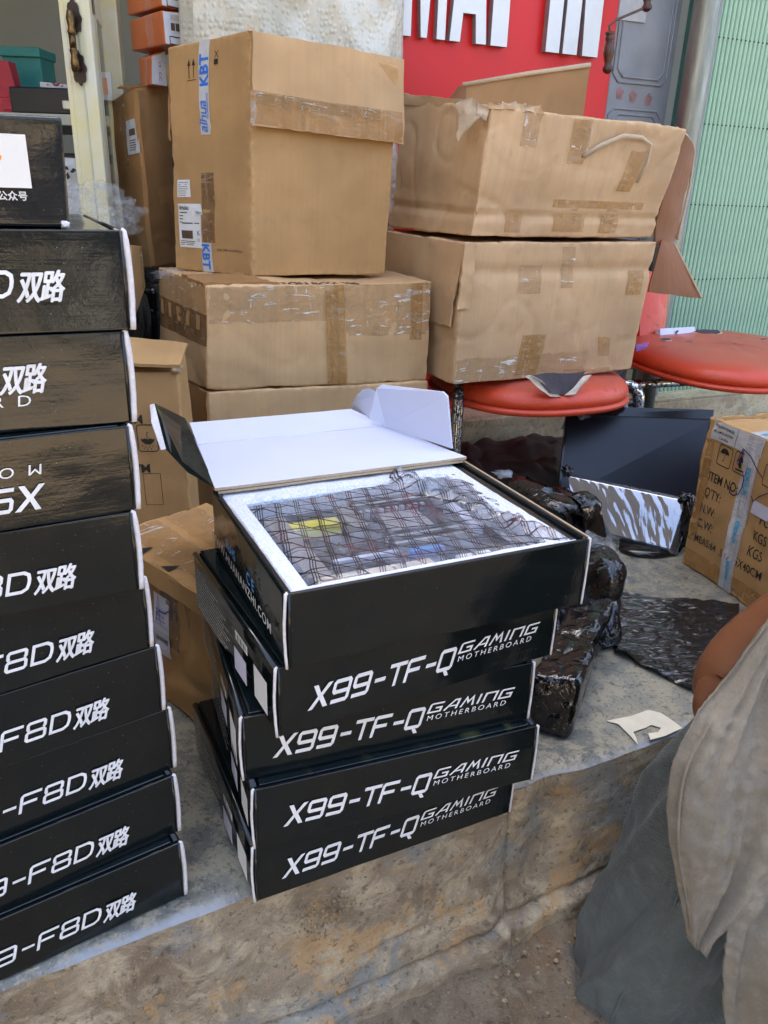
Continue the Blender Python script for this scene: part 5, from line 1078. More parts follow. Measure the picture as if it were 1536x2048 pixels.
# ---- left stack
pl_ = mailer('f8d', HL_, DL, W=.37, x0=-.37, label='-')
a = techno('X99-F8D', .0205, .0192, .25, 0, .85); hz = font_mesh('双路', .0180, .0, .90, .38); hw = max(x for x, y in hz[0]); hx0 = min(x for x, y in hz[0]); hy0 = min(y for x, y in hz[0]); hy1 = max(y for x, y in hz[0])
def f8d_text(t, dz=0.0, mb_=False, dx=0.0):
    lettering_obj(t, join2d(((a[0], a[1]), -.0905 - a[2] + dx, .0190 + dz)), M['ink_silver'], on_front())
    mm = MB()
    for q_, (ox, oy) in enumerate(((0, 0), (.0007, 0), (-.0007, 0), (0, .00045), (0, -.00045), (.0005, .0004), (-.0005, -.0004))):   # heavy weight: passes of the same stroke, each a hair in front
        l_ = lay(join2d((([((x - hx0) * .0350 / (hw - hx0), (y - hy0) * .0230 / (hy1 - hy0)) for x, y in hz[0]], hz[1]), -.0890 + dx + ox, .0160 + dz + oy)), on_front(-.0011 - .00012 * q_)); b_ = len(mm.v); mm.v += l_.v; mm.f += [[b_ + k for k in f] for f in l_.f]; mm.uv += l_.uv
    part('lettering', mm, M['ink_silver'], t, world_co=False)
    if mb_:
        m = font_mesh('MOTHERBOARD', .0125, .0, 2.2, .12); w = max(x for x, y in m[0]); m = ([(x * .20 / w, y) for x, y in m[0]], m[1]); lettering_obj(t, join2d((m, -.268 + dx, .0060 + dz)), M['ink_silver'], on_front())
f8d_text(pl_); pl_['group'] = 'black X99-F8D boxes stacked at the left'
LS_ = [(-.2018, .6329, .6082), (-.2073, .6477, .6432), (-.2096, .6584, .6432), (-.2141, .6537, .6524), (-.2189, .6501, .6524), (-.2147, .6249, .5142), (-.2118, .6285, .5369), (-.2104, .6350, .4403), (-.2045, .6355, .4403)]
LL = ['lowest black X99-F8D box at the left, standing on the ledge', 'black X99-F8D box second from the bottom of the left stack', 'black X99-F8D box third from the bottom of the left stack', 'black X99-F8D box fourth from the bottom of the left stack', 'black X99-F8D box fifth from the bottom, just under the one catching a warm glare', 'black X99-F8D box with a broad warm glare across its front, sixth from the bottom',
      'black box turned upside down so its X99 lettering stands on its head', 'black box with the two Chinese characters above the word MOTHERBOARD', 'black box with two large Chinese characters, under the grey-black box with the white square']
up_ = mailer('f8d', HL_, DL, W=.37, x0=-.37, label='-')
at_ = techno('X99-F8D', .0215, .0192, .25, 0, .9); rot = lambda pts, cx, cy: [(cx - x, cy - y) for x, y in pts]
lettering_obj(up_, (rot(at_[0], -.073, .0370), [f[::-1] for f in at_[1]]), M['ink_silver'], on_front())
m = font_mesh('MOTHERBOARD', .0125, .0, 2.2, .12); w = max(x for x, y in m[0]); m = ([(x * .20 / w, y) for x, y in m[0]], m[1]); lettering_obj(up_, (rot(m[0], -.0725, .0535), m[1]), M['ink_silver'], on_front())
l8 = mailer('f8d', HL_, DL, W=.37, x0=-.37, label='-'); f8d_text(l8, .0155, True, -.010)
l9 = mailer('f8d', HL_, DL, W=.37, x0=-.37, label='-'); f8d_text(l9, .0085, False, .006)
for k, (x, y, r_) in enumerate(LS_):
    o = pl_ if k == 0 else up_ if k == 6 else l8 if k == 7 else l9 if k == 8 else copy_tree(pl_)
    o.location = (x, y, k * HL_); o.rotation_euler = (0, 0, r_); o['label'] = LL[k]; o['group'] = 'black X99-F8D boxes stacked at the left'
# grey-black box on top of the left stack
t = thing('grey_black_box', 'matt grey-black box with a white square and Chinese line, topmost of the left stack', 'box', (-.2453, .6296, 9 * HL_ + .0005), R(25))
k = Carton((-.27, 0, 0), (0, 0, 0), (-.27, .22, 0), ((-.27, 0, .0740), (.003, 0, .0755), (-.27, .22, .074)), .0025, .0012, 4.4, 0, 18); part('body', k.body(), M['black_matt'], t, smooth=True, world_co=False)
sq = part('square_label', MB().quad_grid(lambda a, b: V(-.0600 + .0370 * a, -.0018, .0270 + .0355 * b), 1, 1), M['paper'], t, world_co=False)
d_ = part('orange_dot', MB().prism([(.0022 * math.cos(q * .6), .0022 * math.sin(q * .6)) for q in range(10)], .0004, Matrix.Translation((-.0425, -.0019, .047)) @ Matrix.Rotation(R(90), 4, 'X')), M['orange'], sq, world_co=False)
lettering_obj(t, join2d((font_mesh('微信公众号', .0068, .02, 1.0), -.0605, .0190)), M['ink_white'], lambda a, b: V(a, -.0018, b))
part('torn_corner', blob((-.003, .0, .002), .0028, 2, 10, 8, .6), M['white_edge'], t, smooth=True, world_co=False)

# ---- the open box on the right stack
t = mailer('x99', HX, DX, label='open black box showing a motherboard in printed film and white foam', open_=True); t['category'] = 'box'; t.location = (XS[4][0], XS[4][1], 4 * HX); t.rotation_euler = (0, 0, XS[4][2])
side_stuff(t, DX, HX, True)
W = .335
def lp(name, mb, m, par=t, **kw): return part(name, mb, m, par, world_co=False, **kw)
k = Carton((.0005, .0045, .0006), (.0085, .0045, .0006), (.0005, DX, .0006), ((.0005, .0045, HX - .0006), (.0085, .0045, HX - .0006), (.0005, DX, HX - .0006)), .003, .0006, 3, 0, 14); lp('side_wall', k.body(), M['black_card'], smooth=True)
k = Carton((W - .0070, .0045, .0006), (W - .0005, .0045, .0006), (W - .0070, DX, .0006), ((W - .0070, .0045, HX - .0004), (W - .0005, .0045, HX - .0004), (W - .0070, DX, HX - .0004)), .0025, .0006, 3.5, 0, 14); lp('side_wall', k.body(), M['black_card'], smooth=True)
lp('side_wall_rim', MB().tube([V(W - .0012, .004, HX - .0002), V(W - .0012, DX * .5, HX), V(W - .0012, DX, HX - .0002)], [(.0011, .0011)] * 3, 6), M['kraft_edge'])
lp('dust_flap', MB().box(W - .0165, W - .0072, .0075, DX - .006, .05, HX - .0045), M['black_card'])
lp('front_lining', MB().box(.0088, W - .0167, .0042, .0062, .0008, HX - .0012), M['white_card']); lp('back_wall', MB().box(.0088, W - .0073, DX - .004, DX, .0008, HX - .001), M['black_card']); lp('floor_panel', MB().box(.0088, W - .0168, .0064, DX - .0044, .0008, .004), M['white_card'])
# foam cradle: a ring with a sunken floor
fo = MB(); z1 = HX - .004; xa, xb, ya, yb = .0090, W - .0169, .0066, DX - .0046; ia, ib, ja, jb = .030, W - .046, .018, DX - .040; zi = HX - .034
def ring_pt(u, lvl):   # u 0..1 round the rectangle
    u = (u % 1.0) * 4; s_ = int(u); f = u - s_
    c = [(0, 0), (1, 0), (1, 1), (0, 1), (0, 0)]; x = c[s_][0] * (1 - f) + c[s_ + 1][0] * f; y = c[s_][1] * (1 - f) + c[s_ + 1][1] * f
    x0_, x1_, y0_, y1_, z = {0: (xa, xb, ya, yb, .0045), 1: (xa, xb, ya, yb, z1 - .002), 2: (xa + .002, xb - .002, ya + .002, yb - .002, z1), 3: (ia - .003, ib + .003, ja - .002, jb + .003, z1), 4: (ia, ib, ja, jb, z1 - .004), 5: (ia + .004, ib - .004, ja + .004, jb - .004, zi), 6: (W * .5, W * .5, DX * .5, DX * .5, zi)}[lvl]
    p = V(x0_ + (x1_ - x0_) * x, y0_ + (y1_ - y0_) * y, z); return p + V(0, 0, .0009 * noise.noise(p * 60) + .0012 * noise.noise(p * 14)) if lvl > 1 else p
fo.quad_grid(lambda a, b: ring_pt(a, int(round(b * 6))), 120, 6); lp('foam_cradle', fo, M['foam'], smooth=False)
# motherboard under the film
mbp = lp('motherboard', MB().box(ia + .008, ib - .006, ja + .006, jb - .006, zi + .004, zi + .007), M['pcb']); zz = zi + .0072
def comp(name, x0_, x1_, y0_, y1_, h, m): part(name, MB().box(x0_, x1_, y0_, y1_, zz, zz + h), M[m] if isinstance(m, str) else m, mbp, world_co=False, bevel=.0008)
comp('yellow_label', .062, .118, .158, .178, .013, 'yellow'); comp('port_block', ia + .010, ia + .034, .05, .20, .012, 'silver')
for q in range(4): comp('memory_slot', .150, .245, .196 + .0085 * q, .2005 + .0085 * q, .011, ['pcb', 'silver'][q % 2])
for q in range(4): comp('memory_slot', .15, .245, .092 + .0085 * q, .0965 + .0085 * q, .011, ['silver', 'pcb'][q % 2])
comp('processor_socket', .168, .222, .134, .182, .006, 'silver'); comp('heatsink', .124, .142, .14, .20, .015, 'silver'); comp('heatsink', .20, .235, .06, .088, .013, 'bluegrey')
for q, y in enumerate((.040, .058, .076)): comp('expansion_slot', .075, .150, y, y + .006, .010, ['white_card', 'pcb', 'white_card'][q])
comp('connector', .252, .266, .10, .17, .013, 'white_card')
for q in range(10): comp('capacitor', .150 + .009 * q, .1555 + .009 * q, .186, .1915, .010, 'silver')
comp('chip_label', .20, .24, .030, .048, .009, 'paper'); comp('port_cover', .255, .285, .18, .20, .012, 'silver'); comp('chip', .10, .115, .10, .125, .008, 'dark'); comp('blue_connector', .16, .20, .07, .078, .010, 'ink_rohs'); comp('manual', ia + .012, .165, ja + .010, .040, .016, 'cream_lining')
# printed anti-static film, wrinkled, its right end gathered up
def film(a, b):
    x = .018 + .305 * a; y = .014 + .225 * b; y += (-.006 if b < .5 else .018 * a) * abs(2 * b - 1)
    if a > .6: y = y + (a - .6) * .05 * (b - .3) - (a - .6) * .10 * max(0, b - .5)
    base = zz + .021; z = base + .003 * noise.noise(V(a * 4, b * 4, 2)) + .0012 * abs(noise.noise(V(a * 12 + b * 4, b * 8, 4))) * 2
    ed = min(a, 1 - a, b, 1 - b); z -= .010 * max(0, 1 - ed * 12)
    g = math.exp(-((a - .72) / .09) ** 2 - ((b - .80) / .14) ** 2); z += .016 * g * (.6 + .6 * noise.noise(V(a * 16, b * 16, 1)))
    g = math.exp(-(((a - .82) + (b - .5) * .35) / .035) ** 2); z += .012 * g * (.7 + .8 * noise.noise(V(a * 9, b * 20, 7)))
    z += .0030 * noise.noise(V(a * 22, b * 22, 3)) * max(0, a - .5) * 2
    tip = math.exp(-((a - .69) / .03) ** 2 - ((b - .99) / .06) ** 2); z += .020 * tip
    if a > .88: z += .005 * (a - .88) / .12
    return V(x, y, z)
lp('printed_film', MB().quad_grid(film, 130, 100, lambda a, b: (a * .30, b * .215)), M['bag'], smooth=True)
# lid folded back, split by a crease; hinged on the back wall
MW = Matrix.Translation(t.location) @ Matrix.Rotation(XS[4][2], 4, 'Z'); MI = MW.inverted()
def L_(p): return MI @ V(p)
q0, q1 = L_((-0.1955, 0.8430, 0.3964)), L_((0.1061, 0.9840, 0.3992)); q0 = L_((-0.1943, 0.8377, 0.3985)); q1 = L_((0.1060, 0.9820, 0.3985))
c0_, c1_ = L_((-0.2493, 0.9913, 0.3995)), L_((0.0009, 1.1123, 0.3995)); d0_, d1_ = L_((-0.2753, 1.0550, 0.4103)), L_((-0.0553, 1.1600, 0.4095))
for (A_, B_, C_, D_) in ((q0, q1, c1_, c0_), (c0_, c1_, d1_, d0_)):
    s_ = slab(A_, B_, C_, D_, .0034, 16, 10, .0006, 2); o = lp('lid_panel', s_, M['white_card'], smooth=False); me = o.data; me.materials.append(M['kraft_edge']); nf = 16 * 10 * 2
    for pi in range(nf, nf + 16): me.polygons[pi].material_index = 1
part_ = lp('lid_crease', MB().tube([c0_ + V(.002, 0, .0022), (c0_ + c1_) / 2 + V(0, 0, .0022), c1_ + V(-.002, 0, .0022)], .0009, 6), M['white_card'])
lp('lid_under_ply', slab(q0 + V(.004, .001, -.0046), q1 + V(-.004, .001, -.0046), q1 + V(-.004, .06, -.0046), q0 + V(.004, .06, -.0046), .003, 10, 3, .0006, 5), M['kraft_edge'])
# right wing, round ear, left wing seen from its black side
w0, w1 = L_((0.0906, 1.0183, 0.4000)), L_((0.0009, 1.1106, 0.4000)); 
wing = [w0, w1 + V(0, .0, 0), L_((-0.0179, 1.1300, 0.4557)), L_((0.0804, 1.0350, 0.4715))]
wpoly = [L_((0.0894, 1.0050, 0.4042)), L_((0.0009, 1.1000, 0.4031)), L_((-0.0237, 1.1150, 0.4108)), L_((-0.0147, 1.1150, 0.4558)), L_((-0.0076, 1.1120, 0.4618)), L_((0.0738, 1.0200, 0.4771)), L_((0.0798, 1.0150, 0.4725))]
def plate3(pts, th, nrm):
    mb = MB(); n = len(pts); P_ = [V(p) for p in pts] + [V(p) + nrm * th for p in pts]; mb.v = [tuple(p) for p in P_]
    mb.f = [list(range(n))[::-1], [n + k for k in range(n)]] + [[k, (k + 1) % n, n + (k + 1) % n, n + k] for k in range(n)]; mb.uv = [[(0, 0)] * len(f) for f in mb.f]; return mb
nn = (wpoly[1] - wpoly[0]).cross(wpoly[5] - wpoly[0]).normalized(); lp('lid_wing', plate3(wpoly, .003, -nn), M['white_card'])
ear = [L_((-0.0552, 1.1900, 0.3998)), L_((-0.0239, 1.1250, 0.4064)), L_((-0.0172, 1.1250, 0.4354)), L_((-0.0191, 1.1300, 0.4475)), L_((-0.0268, 1.1400, 0.4485)), L_((-0.0370, 1.1600, 0.4418)), L_((-0.0472, 1.1750, 0.4269)), L_((-0.0535, 1.1850, 0.4123))]; lp('lid_ear', plate3(ear, .003, V(0, 1, 0)), M['white_card'])
lw = [L_((-0.1948, 0.8454, 0.3980)), L_((-0.2806, 1.0778, 0.4020)), L_((-0.2876, 1.0800, 0.4114)), L_((-0.3220, 1.0600, 0.4367)), L_((-0.2852, 0.9700, 0.4010)), L_((-0.2394, 0.9000, 0.3953))]
lp('lid_wing', plate3(lw, .003, V(-.3, .9, -.3)), M['black_top'], label='black outer face of the left lid wing')
le = [L_((-0.3219, 1.0550, 0.4373)), L_((-0.2844, 0.9650, 0.4026)), L_((-0.2904, 0.9630, 0.4017)), L_((-0.3143, 1.0100, 0.4241)), L_((-0.3283, 1.0550, 0.4356))]; lp('lid_ear', plate3(le, .002, V(0, 1, 0)), M['white_edge'])

# ================================================================ RIGHT SIDE: MONITORS, FILM, ITEM CARTON
t = thing('black_monitor', 'large black flat monitor standing on the ledge below the red seats', 'monitor', (0.5967, 1.8066, 0.0020))
m0, m1, m2, m3 = V((0.4305, 1.8281, 0.0060)), V((0.7624, 1.7795, 0.0060)), V((0.7963, 1.8850, 0.2386)), V((0.4532, 1.9450, 0.2208))
s_ = slab(m0, m1, m2, m3, .030, 6, 6, .0, 0); part('back_shell', s_, M['dark'], t)
nM = (m1 - m0).cross(m3 - m0).normalized()
def mpt(a, b, o_): return m0 * (1 - a) * (1 - b) + m1 * a * (1 - b) + m2 * a * b + m3 * (1 - a) * b + nM * (.015 + o_)
part('screen', MB().quad_grid(lambda a, b: mpt(.02 + .96 * a, .03 + .86 * b, .0006), 1, 1), M['monitor'], t)
for (a0_, a1_, b0_, b1_) in ((0, 1, .91, 1.0), (0, 1, 0, .03), (0, .015, .03, .91), (.985, 1, .03, .91)): part('bezel', MB().hexa([mpt(a0_, b0_, .0), mpt(a1_, b0_, .0), mpt(a1_, b1_, .0), mpt(a0_, b1_, 0), mpt(a0_, b0_, .003), mpt(a1_, b0_, .003), mpt(a1_, b1_, .003), mpt(a0_, b1_, .003)]), M['bezel'], t)
q = slab((0.4402, 1.9200, 0.1712), (0.4825, 1.9000, 0.1825), (0.5194, 1.9100, 0.2235), (0.4525, 1.9300, 0.2222), .001, 14, 10, .006, 3, .006, .004); part('peeling_film', q, wrap_film('cloudy_film', (.22, .25, .28), .3, 14, .8, clear=.5), t, smooth=True)
# black bag lump above the monitor
solo('black_bag', blob((0.5519, 2.0200, 0.2041), .055, 4, 30, 20, .5, (1.7, 1, .55)), M['black_film'], 'crumpled black bag peeping over the big monitor', 'bag', smooth=True)
# wrapped tilted monitor mirroring the sky
t = thing('wrapped_monitor', 'smaller monitor in black film tilted back and mirroring sky and trees', 'monitor', (0.5778, 1.5737, 0.0020))
n0, n1 = V((0.4521, 1.6574, 0.0060)), V((0.6358, 1.5445, 0.0060)); n2, n3 = V((0.6790, 1.6000, 0.1139)), V((0.4291, 1.7450, 0.1154))
NM = (n1 - n0).cross(n3 - n0).normalized()
def mon(a, b):
    p = n0 * (1 - a) * (1 - b) + n1 * a * (1 - b) + n2 * a * b + n3 * (1 - a) * b; h = .0007 * fbm(V(a * 9 + b * 2.5, b * 1.4, 3), 1.6, 2, 2) + .00035 * abs(noise.noise(V(a * 26 + b * 5, b * 2.5, 6))); h -= .010 * max(0, 1 - min(b, 1 - b) * 14) ** 2
    h += -.02 * (b - .5) * abs(b - .5)
    if a > .93: h -= .02 * ((a - .93) / .07) ** 2
    return p + NM * (.012 + h)
mb = MB(); mb.quad_grid(mon, 110, 50); part('film_front', mb, M['screen_film'], t, smooth=True)
k = Carton(n0 - NM * .012, n1 - NM * .012, n0 - NM * .05, (n3 - NM * .012, n2 - NM * .012, n3 - NM * .05), .01, .006, 2, 0, 16)
mb = MB(); s_ = slab(n0 - NM * .016, n1 - NM * .016, n2 - NM * .016, n3 - NM * .016, .030, 20, 12, .003, 3); part('wrapped_back', s_, M['black_film'], t, smooth=True)
q = blob(n1 * .45 + n2 * .55 + NM * .001, .018, 6, 20, 14, .6, (.8, 1, 2.8)); part('bunched_film', q, M['black_film'], t, smooth=True)
q = blob(n3 + V(-.002, 0, .004), .012, 9, 16, 10, .8); part('bunched_film', q, M['black_film'], t, smooth=True); q = blob(n2 + V(-.02, 0, .004), .010, 5, 16, 10, .8, (1.8, 1, 1)); part('bunched_film', q, M['black_film'], t, smooth=True)
cs_ = (0.5790, 1.5493, 0.0040); part('stand', MB().lathe([(.062, 0), (.064, .004), (.060, .010), (.01, .014)], Matrix.Translation((cs_[0], cs_[1] + .028, .001)) @ Matrix.Diagonal((1, .7, 1, 1)), 28), M['bezel'], t, smooth=True)

# film wrapped parcels beside the centre stack
k = Carton((0.3683, 1.3135, 0.0020), (0.4880, 1.3613, 0.0020), (0.3410, 1.4817, 0.0020), ((0.3365, 1.3600, 0.1869), (0.4382, 1.4400, 0.1688), (0.2384, 1.5000, 0.1792)), .03, .030, 1.5, .01, 44)
solo('wrapped_screen_panel', k.body(), M['black_film'], 'leaning panel in glossy wrinkled black film behind the open box', 'package', smooth=True)
k = Carton((0.3275, 1.1209, 0.0020), (0.4201, 1.1634, 0.0020), (0.3042, 1.2996, 0.0020), ((0.3074, 1.1500, 0.1475), (0.4140, 1.2100, 0.1446), (0.2841, 1.3000, 0.1458)), .02, .018, 4.5, .008, 44)
solo('wrapped_parcel', k.body(), M['black_film'], 'film wrapped parcel with silvery creases in the middle of the wrapped heap', 'package', smooth=True)
n_, r_, l_ = V((0.2154, 0.9347, 0.0020)), V((0.2736, 0.9132, 0.0020)), V((0.3206, 1.1700, 0.0020))
k = Carton(n_, r_, l_, (n_ + V(-.003, .01, .088), r_ + V(.006, .012, .092), l_ + V(0, 0, .10)), .010, .008, 2.5, .0, 44)
solo('wrapped_long_box', k.body(), M['black_film'], 'long box tightly wrapped in black film, its dark end by the black box stack', 'package', smooth=True)
q = slab((0.2889, 1.1200, 0.1022), (0.3863, 1.1400, 0.1040), (0.3794, 1.1000, 0.0465), (0.2820, 1.0800, 0.0811), .001, 30, 16, .012, 2.5, .006, .006); solo('loose_film_fold', q, M['black_film'], 'loose glossy fold of black film across the wrapped heap', 'film', smooth=True)
q = slab((0.3708, 1.3000, 0.1619), (0.4082, 1.2600, 0.1685), (0.4336, 1.2200, 0.1017), (0.3606, 1.2200, 0.1135), .0008, 24, 24, .016, 3.5, .01, .012); solo('torn_clear_film', q, M['clear_film'], 'frayed scrap of clear film sticking out of the wrapped heap', 'film', smooth=True)
# black plastic sheet lying on the ledge
s0, s1, s2_, s3_ = V((0.3973, 1.1464, 0.0040)), V((0.5038, 1.0305, 0.0040)), V((0.6884, 1.3357, 0.0040)), V((0.4600, 1.3679, 0.0040))
def sheet(a, b):
    p = s0 * (1 - a) * (1 - b) + s1 * a * (1 - b) + s2_ * a * b + s3_ * (1 - a) * b; e_ = min(a, 1 - a, b, 1 - b)
    if e_ < 1e-6: p = p + V(noise.noise(p * 14), noise.noise(p * 14 + V(3, 3, 3)), 0) * .010
    z = .0025 + .007 * abs(noise.noise(V(p.x * 16, p.y * 34, 1))) + .004 * abs(noise.noise(V(p.x * 40, p.y * 70, 4))) + .012 * max(0, .12 - b) / .12 * abs(noise.noise(V(a * 3, 0, 3))) * 2
    return V(p.x, p.y, z)
solo('black_plastic_sheet', MB().quad_grid(sheet, 90, 70, lambda a, b: (a, b)), M['black_sheet'], 'crinkled black plastic sheet lying flat on the concrete ledge', 'plastic sheet', smooth=True)
# brown carton with item printing
t = thing('printed_carton', 'brown carton printed ITEM NO with umbrella symbol and white-blue tape, right of the monitors', 'box', (.639, 1.521, .001))
yaw = R(-70.6); iu = V(math.cos(yaw), math.sin(yaw), 0); iv = V(-iu.y, iu.x, 0); In = V(.6395, 1.5195, .001)
it = Carton(In, In + iu * .42, In + iv * .30, (In + V(0, 0, .322), In + iu * .42 + V(0, 0, .322), In + iv * .30 + V(0, 0, .322)), .005, .0045, 7.7, .004, 36); part('body', it.body(), M['kraft'], t, smooth=True)
serif = lambda s_, h: font_mesh(s_, h, .004, 1.0)
def itx(s_, x, z, h, m='ink', st=.72, rot=0.0): part('lettering', it.text('F', font_mesh(s_, h, .006), x, z, rot, .0012, (st, 1)), M[m], t)
itx('ITEM NO:', .030, .200, .027); itx("Q'TY:", .028, .166, .027); itx('N.W:', .026, .131, .027); itx('G.W:', .026, .098, .027)
itx('MEAS:64', .024, .064, .023, 'ink', .78); itx('.5×27', .098, .064, .023, 'ink_faded', .78); itx('.5X40CM', .138, .064, .025, 'ink', .80)
itx('PCS', .180, .166, .028); itx('KGS', .172, .131, .028); itx('KGS', .168, .098, .028)
part('symbol_frame', it.text('F', rounded(.042, .040, .005, .0016), .044, .240, -.05, .0012, (.85, 1)), M['ink'], t); part('umbrella_symbol', it.text('F', umbrella(.028), .061, .262, 0, .0013, (.85, 1)), M['ink'], t)
part('symbol_frame', it.text('F', rounded(.042, .040, .005, .0016), .088, .240, -.05, .0012, (.85, 1)), M['ink'], t)
part('arrow_symbol', it.text('F', ([(-.003, .0), (.003, 0), (.003, .012), (.009, .012), (0, .026), (-.009, .012), (-.003, .012)], [[0, 1, 2, 3, 4, 5, 6]]), .106, .250, 0, .0013, (.85, 1)), M['ink'], t); part('symbol_bar', it.text('F', ([(-.013, -.006), (.013, -.006), (.013, -.003), (-.013, -.003)], [[0, 1, 2, 3]]), .106, .250, 0, .0013, (.85, 1)), M['ink'], t)
part('symbol_frame', it.text('F', rounded(.042, .040, .005, .0016), .165, .240, -.05, .0012, (.85, 1)), M['ink'], t)
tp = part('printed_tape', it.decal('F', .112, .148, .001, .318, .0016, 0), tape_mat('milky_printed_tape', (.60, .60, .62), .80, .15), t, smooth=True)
for z in (.012, .105, .205): part('lettering', it.text('F', font_mesh('NETWORKING', .013, .04), .136, z, R(90), .0024, (.62, 1)), M['ink_cyan'], tp)
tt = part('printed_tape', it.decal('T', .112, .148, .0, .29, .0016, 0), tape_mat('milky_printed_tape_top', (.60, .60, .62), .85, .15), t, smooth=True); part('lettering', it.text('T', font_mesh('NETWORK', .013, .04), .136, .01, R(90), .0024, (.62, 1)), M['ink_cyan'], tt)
lb_ = part('label', it.decal('F', .016, .150, .283, .3195, .0012, 0), M['paper_grey'], t)
part('lettering', it.text('F', font_mesh('P/N30WW04620', .0085, .01), .020, .309, -.03, .0020, (.9, 1)), M['ink'], lb_); part('lettering', it.text('F', font_mesh('with 1.5M EU ACORN', .0068, .01), .020, .299, -.03, .0020, (.85, 1)), M['ink'], lb_); part('lettering', it.text('F', font_mesh('ColorBox', .0070, .01), .040, .288, -.03, .0020, (.85, 1)), M['ink'], lb_)
part('divider', it.decal('F', .083, .0840, .284, .319, .0020), M['ink'], lb_)
part('tape', it.decal('F', .001, .030, .06, .28, .0008), M['tape'], t, smooth=True); part('tape', it.decal('F', .001, .41, .001, .040, .0009), M['tape'], t, smooth=True); part('tape', it.decal('T', .0, .035, .0, .29, .0008), M['tape'], t, smooth=True)
part('marker_loop', it.text('F', stroke([(.108, .290), (.098, .262), (.104, .256), (.110, .288), (.128, .280), (.150, .262), (.166, .252)], .0020), 0, 0, 0, .0028), M['marker'], t)
part('marker_loop', it.text('F', stroke([(.118, .244), (.124, .235), (.124, .218), (.118, .202), (.106, .194), (.096, .197), (.094, .208)], .0022), 0, 0, 0, .0028), M['marker'], t)
part('marker_loop', it.text('F', stroke([(.150, .210), (.154, .200), (.166, .214), (.190, .232)], .0018), 0, 0, 0, .0028), M['marker'], t)
part('paper_slip', it.decal('F', .152, .20, .178, .204, .0020, .004), M['paper_lilac'], t)

# brown cloth, crumb and torn paper on the ledge
def cl(a, b):
    p = V((0.1749, 1.8926, 0.0000)) * (1 - a) * (1 - b) + V((0.4852, 1.9584, 0.0000)) * a * (1 - b) + V((0.5765, 2.3697, 0.0000)) * a * b + V((0.1914, 2.2471, 0.0000)) * (1 - a) * b
    e_ = min(a, 1 - a, b, 1 - b); return V(p.x, p.y, .003 + min(1, e_ * 8) * (.022 + .035 * abs(fbm(p, 5, 2, 3)) + .016 * abs(noise.noise(p * 16))))
solo('brown_cloth', MB().quad_grid(cl, 60, 50), M['brown_cloth'], 'dusty dark brown cloth heaped on the ledge at the foot of the cream wall', 'cloth', smooth=True)
solo('white_crumb', blob((0.2999, 1.8736, 0.0620), .016, 3, 16, 10, .7, (1.4, 1, .6)), M['paper'], 'white crumb of foam lying on the brown cloth', 'scrap', smooth=True)
pp = [V((0.3403, 0.9624, 0.0000)), V((0.3566, 0.9563, 0.0000)), V((0.3677, 0.9272, 0.0000)), V((0.3729, 0.9099, -0.0000)), V((0.3744, 0.9254, 0.0000)), V((0.3739, 0.9388, -0.0000)), V((0.3944, 0.9490, 0.0000)), V((0.4055, 0.9565, 0.0000)), V((0.4183, 0.9503, 0.0000)), V((0.4109, 0.9407, -0.0000)), V((0.3951, 0.9365, 0.0000)), V((0.3936, 0.9219, 0.0000)), V((0.4184, 0.9321, -0.0000)), V((0.4498, 0.9519, 0.0000)), V((0.4417, 0.9679, -0.0000)), V((0.4296, 0.9864, 0.0000)), V((0.4118, 0.9928, 0.0000)), V((0.3814, 0.9765, 0.0000))]
solo('torn_paper_label', MB().prism([(p.x, p.y) for p in pp], .0006, Matrix.Translation((0, 0, .0016))), simple('yellowed_paper', (.60, .56, .44), .7, var=.10, scale=30), 'torn yellowish paper label stuck on the concrete by the ledge lip', 'paper')
rg = random.Random(11); gv = MB()
gc = V((-0.0531, 0.6810, -0.0687))
for k in range(140):
    c = gc + EU * rg.gauss(0, .020) + V(0, 0, rg.gauss(0, .017)) - EN * (.004 + .006 * rg.random()); r_ = .0010 + .0016 * rg.random()
    gv.prism([(r_ * math.cos(q * 1.26 + k), r_ * .7 * math.sin(q * 1.26 + k)) for q in range(5)], r_ * .8, Matrix.Translation(c) @ Matrix.Rotation(k, 4, 'X') @ Matrix.Rotation(k * .7, 4, 'Y'))
for k in range(260):   # crumbs fallen along the foot of the riser
    c = E0 + EU * rg.uniform(-.2, .9) - EN * (.045 + .10 * rg.random() ** 2); r_ = .0012 + .0028 * rg.random() ** 2
    gv.prism([(r_ * math.cos(q * 1.26 + k), r_ * .7 * math.sin(q * 1.26 + k)) for q in range(5)], r_ * .8, Matrix.Translation((c.x, c.y, ROAD_Z + .004)) @ Matrix.Rotation(k, 4, 'X'))
part('gravel', gv, simple('brown_grit', (.26, .19, .11), .8, var=.5, scale=200), None, kind='stuff')

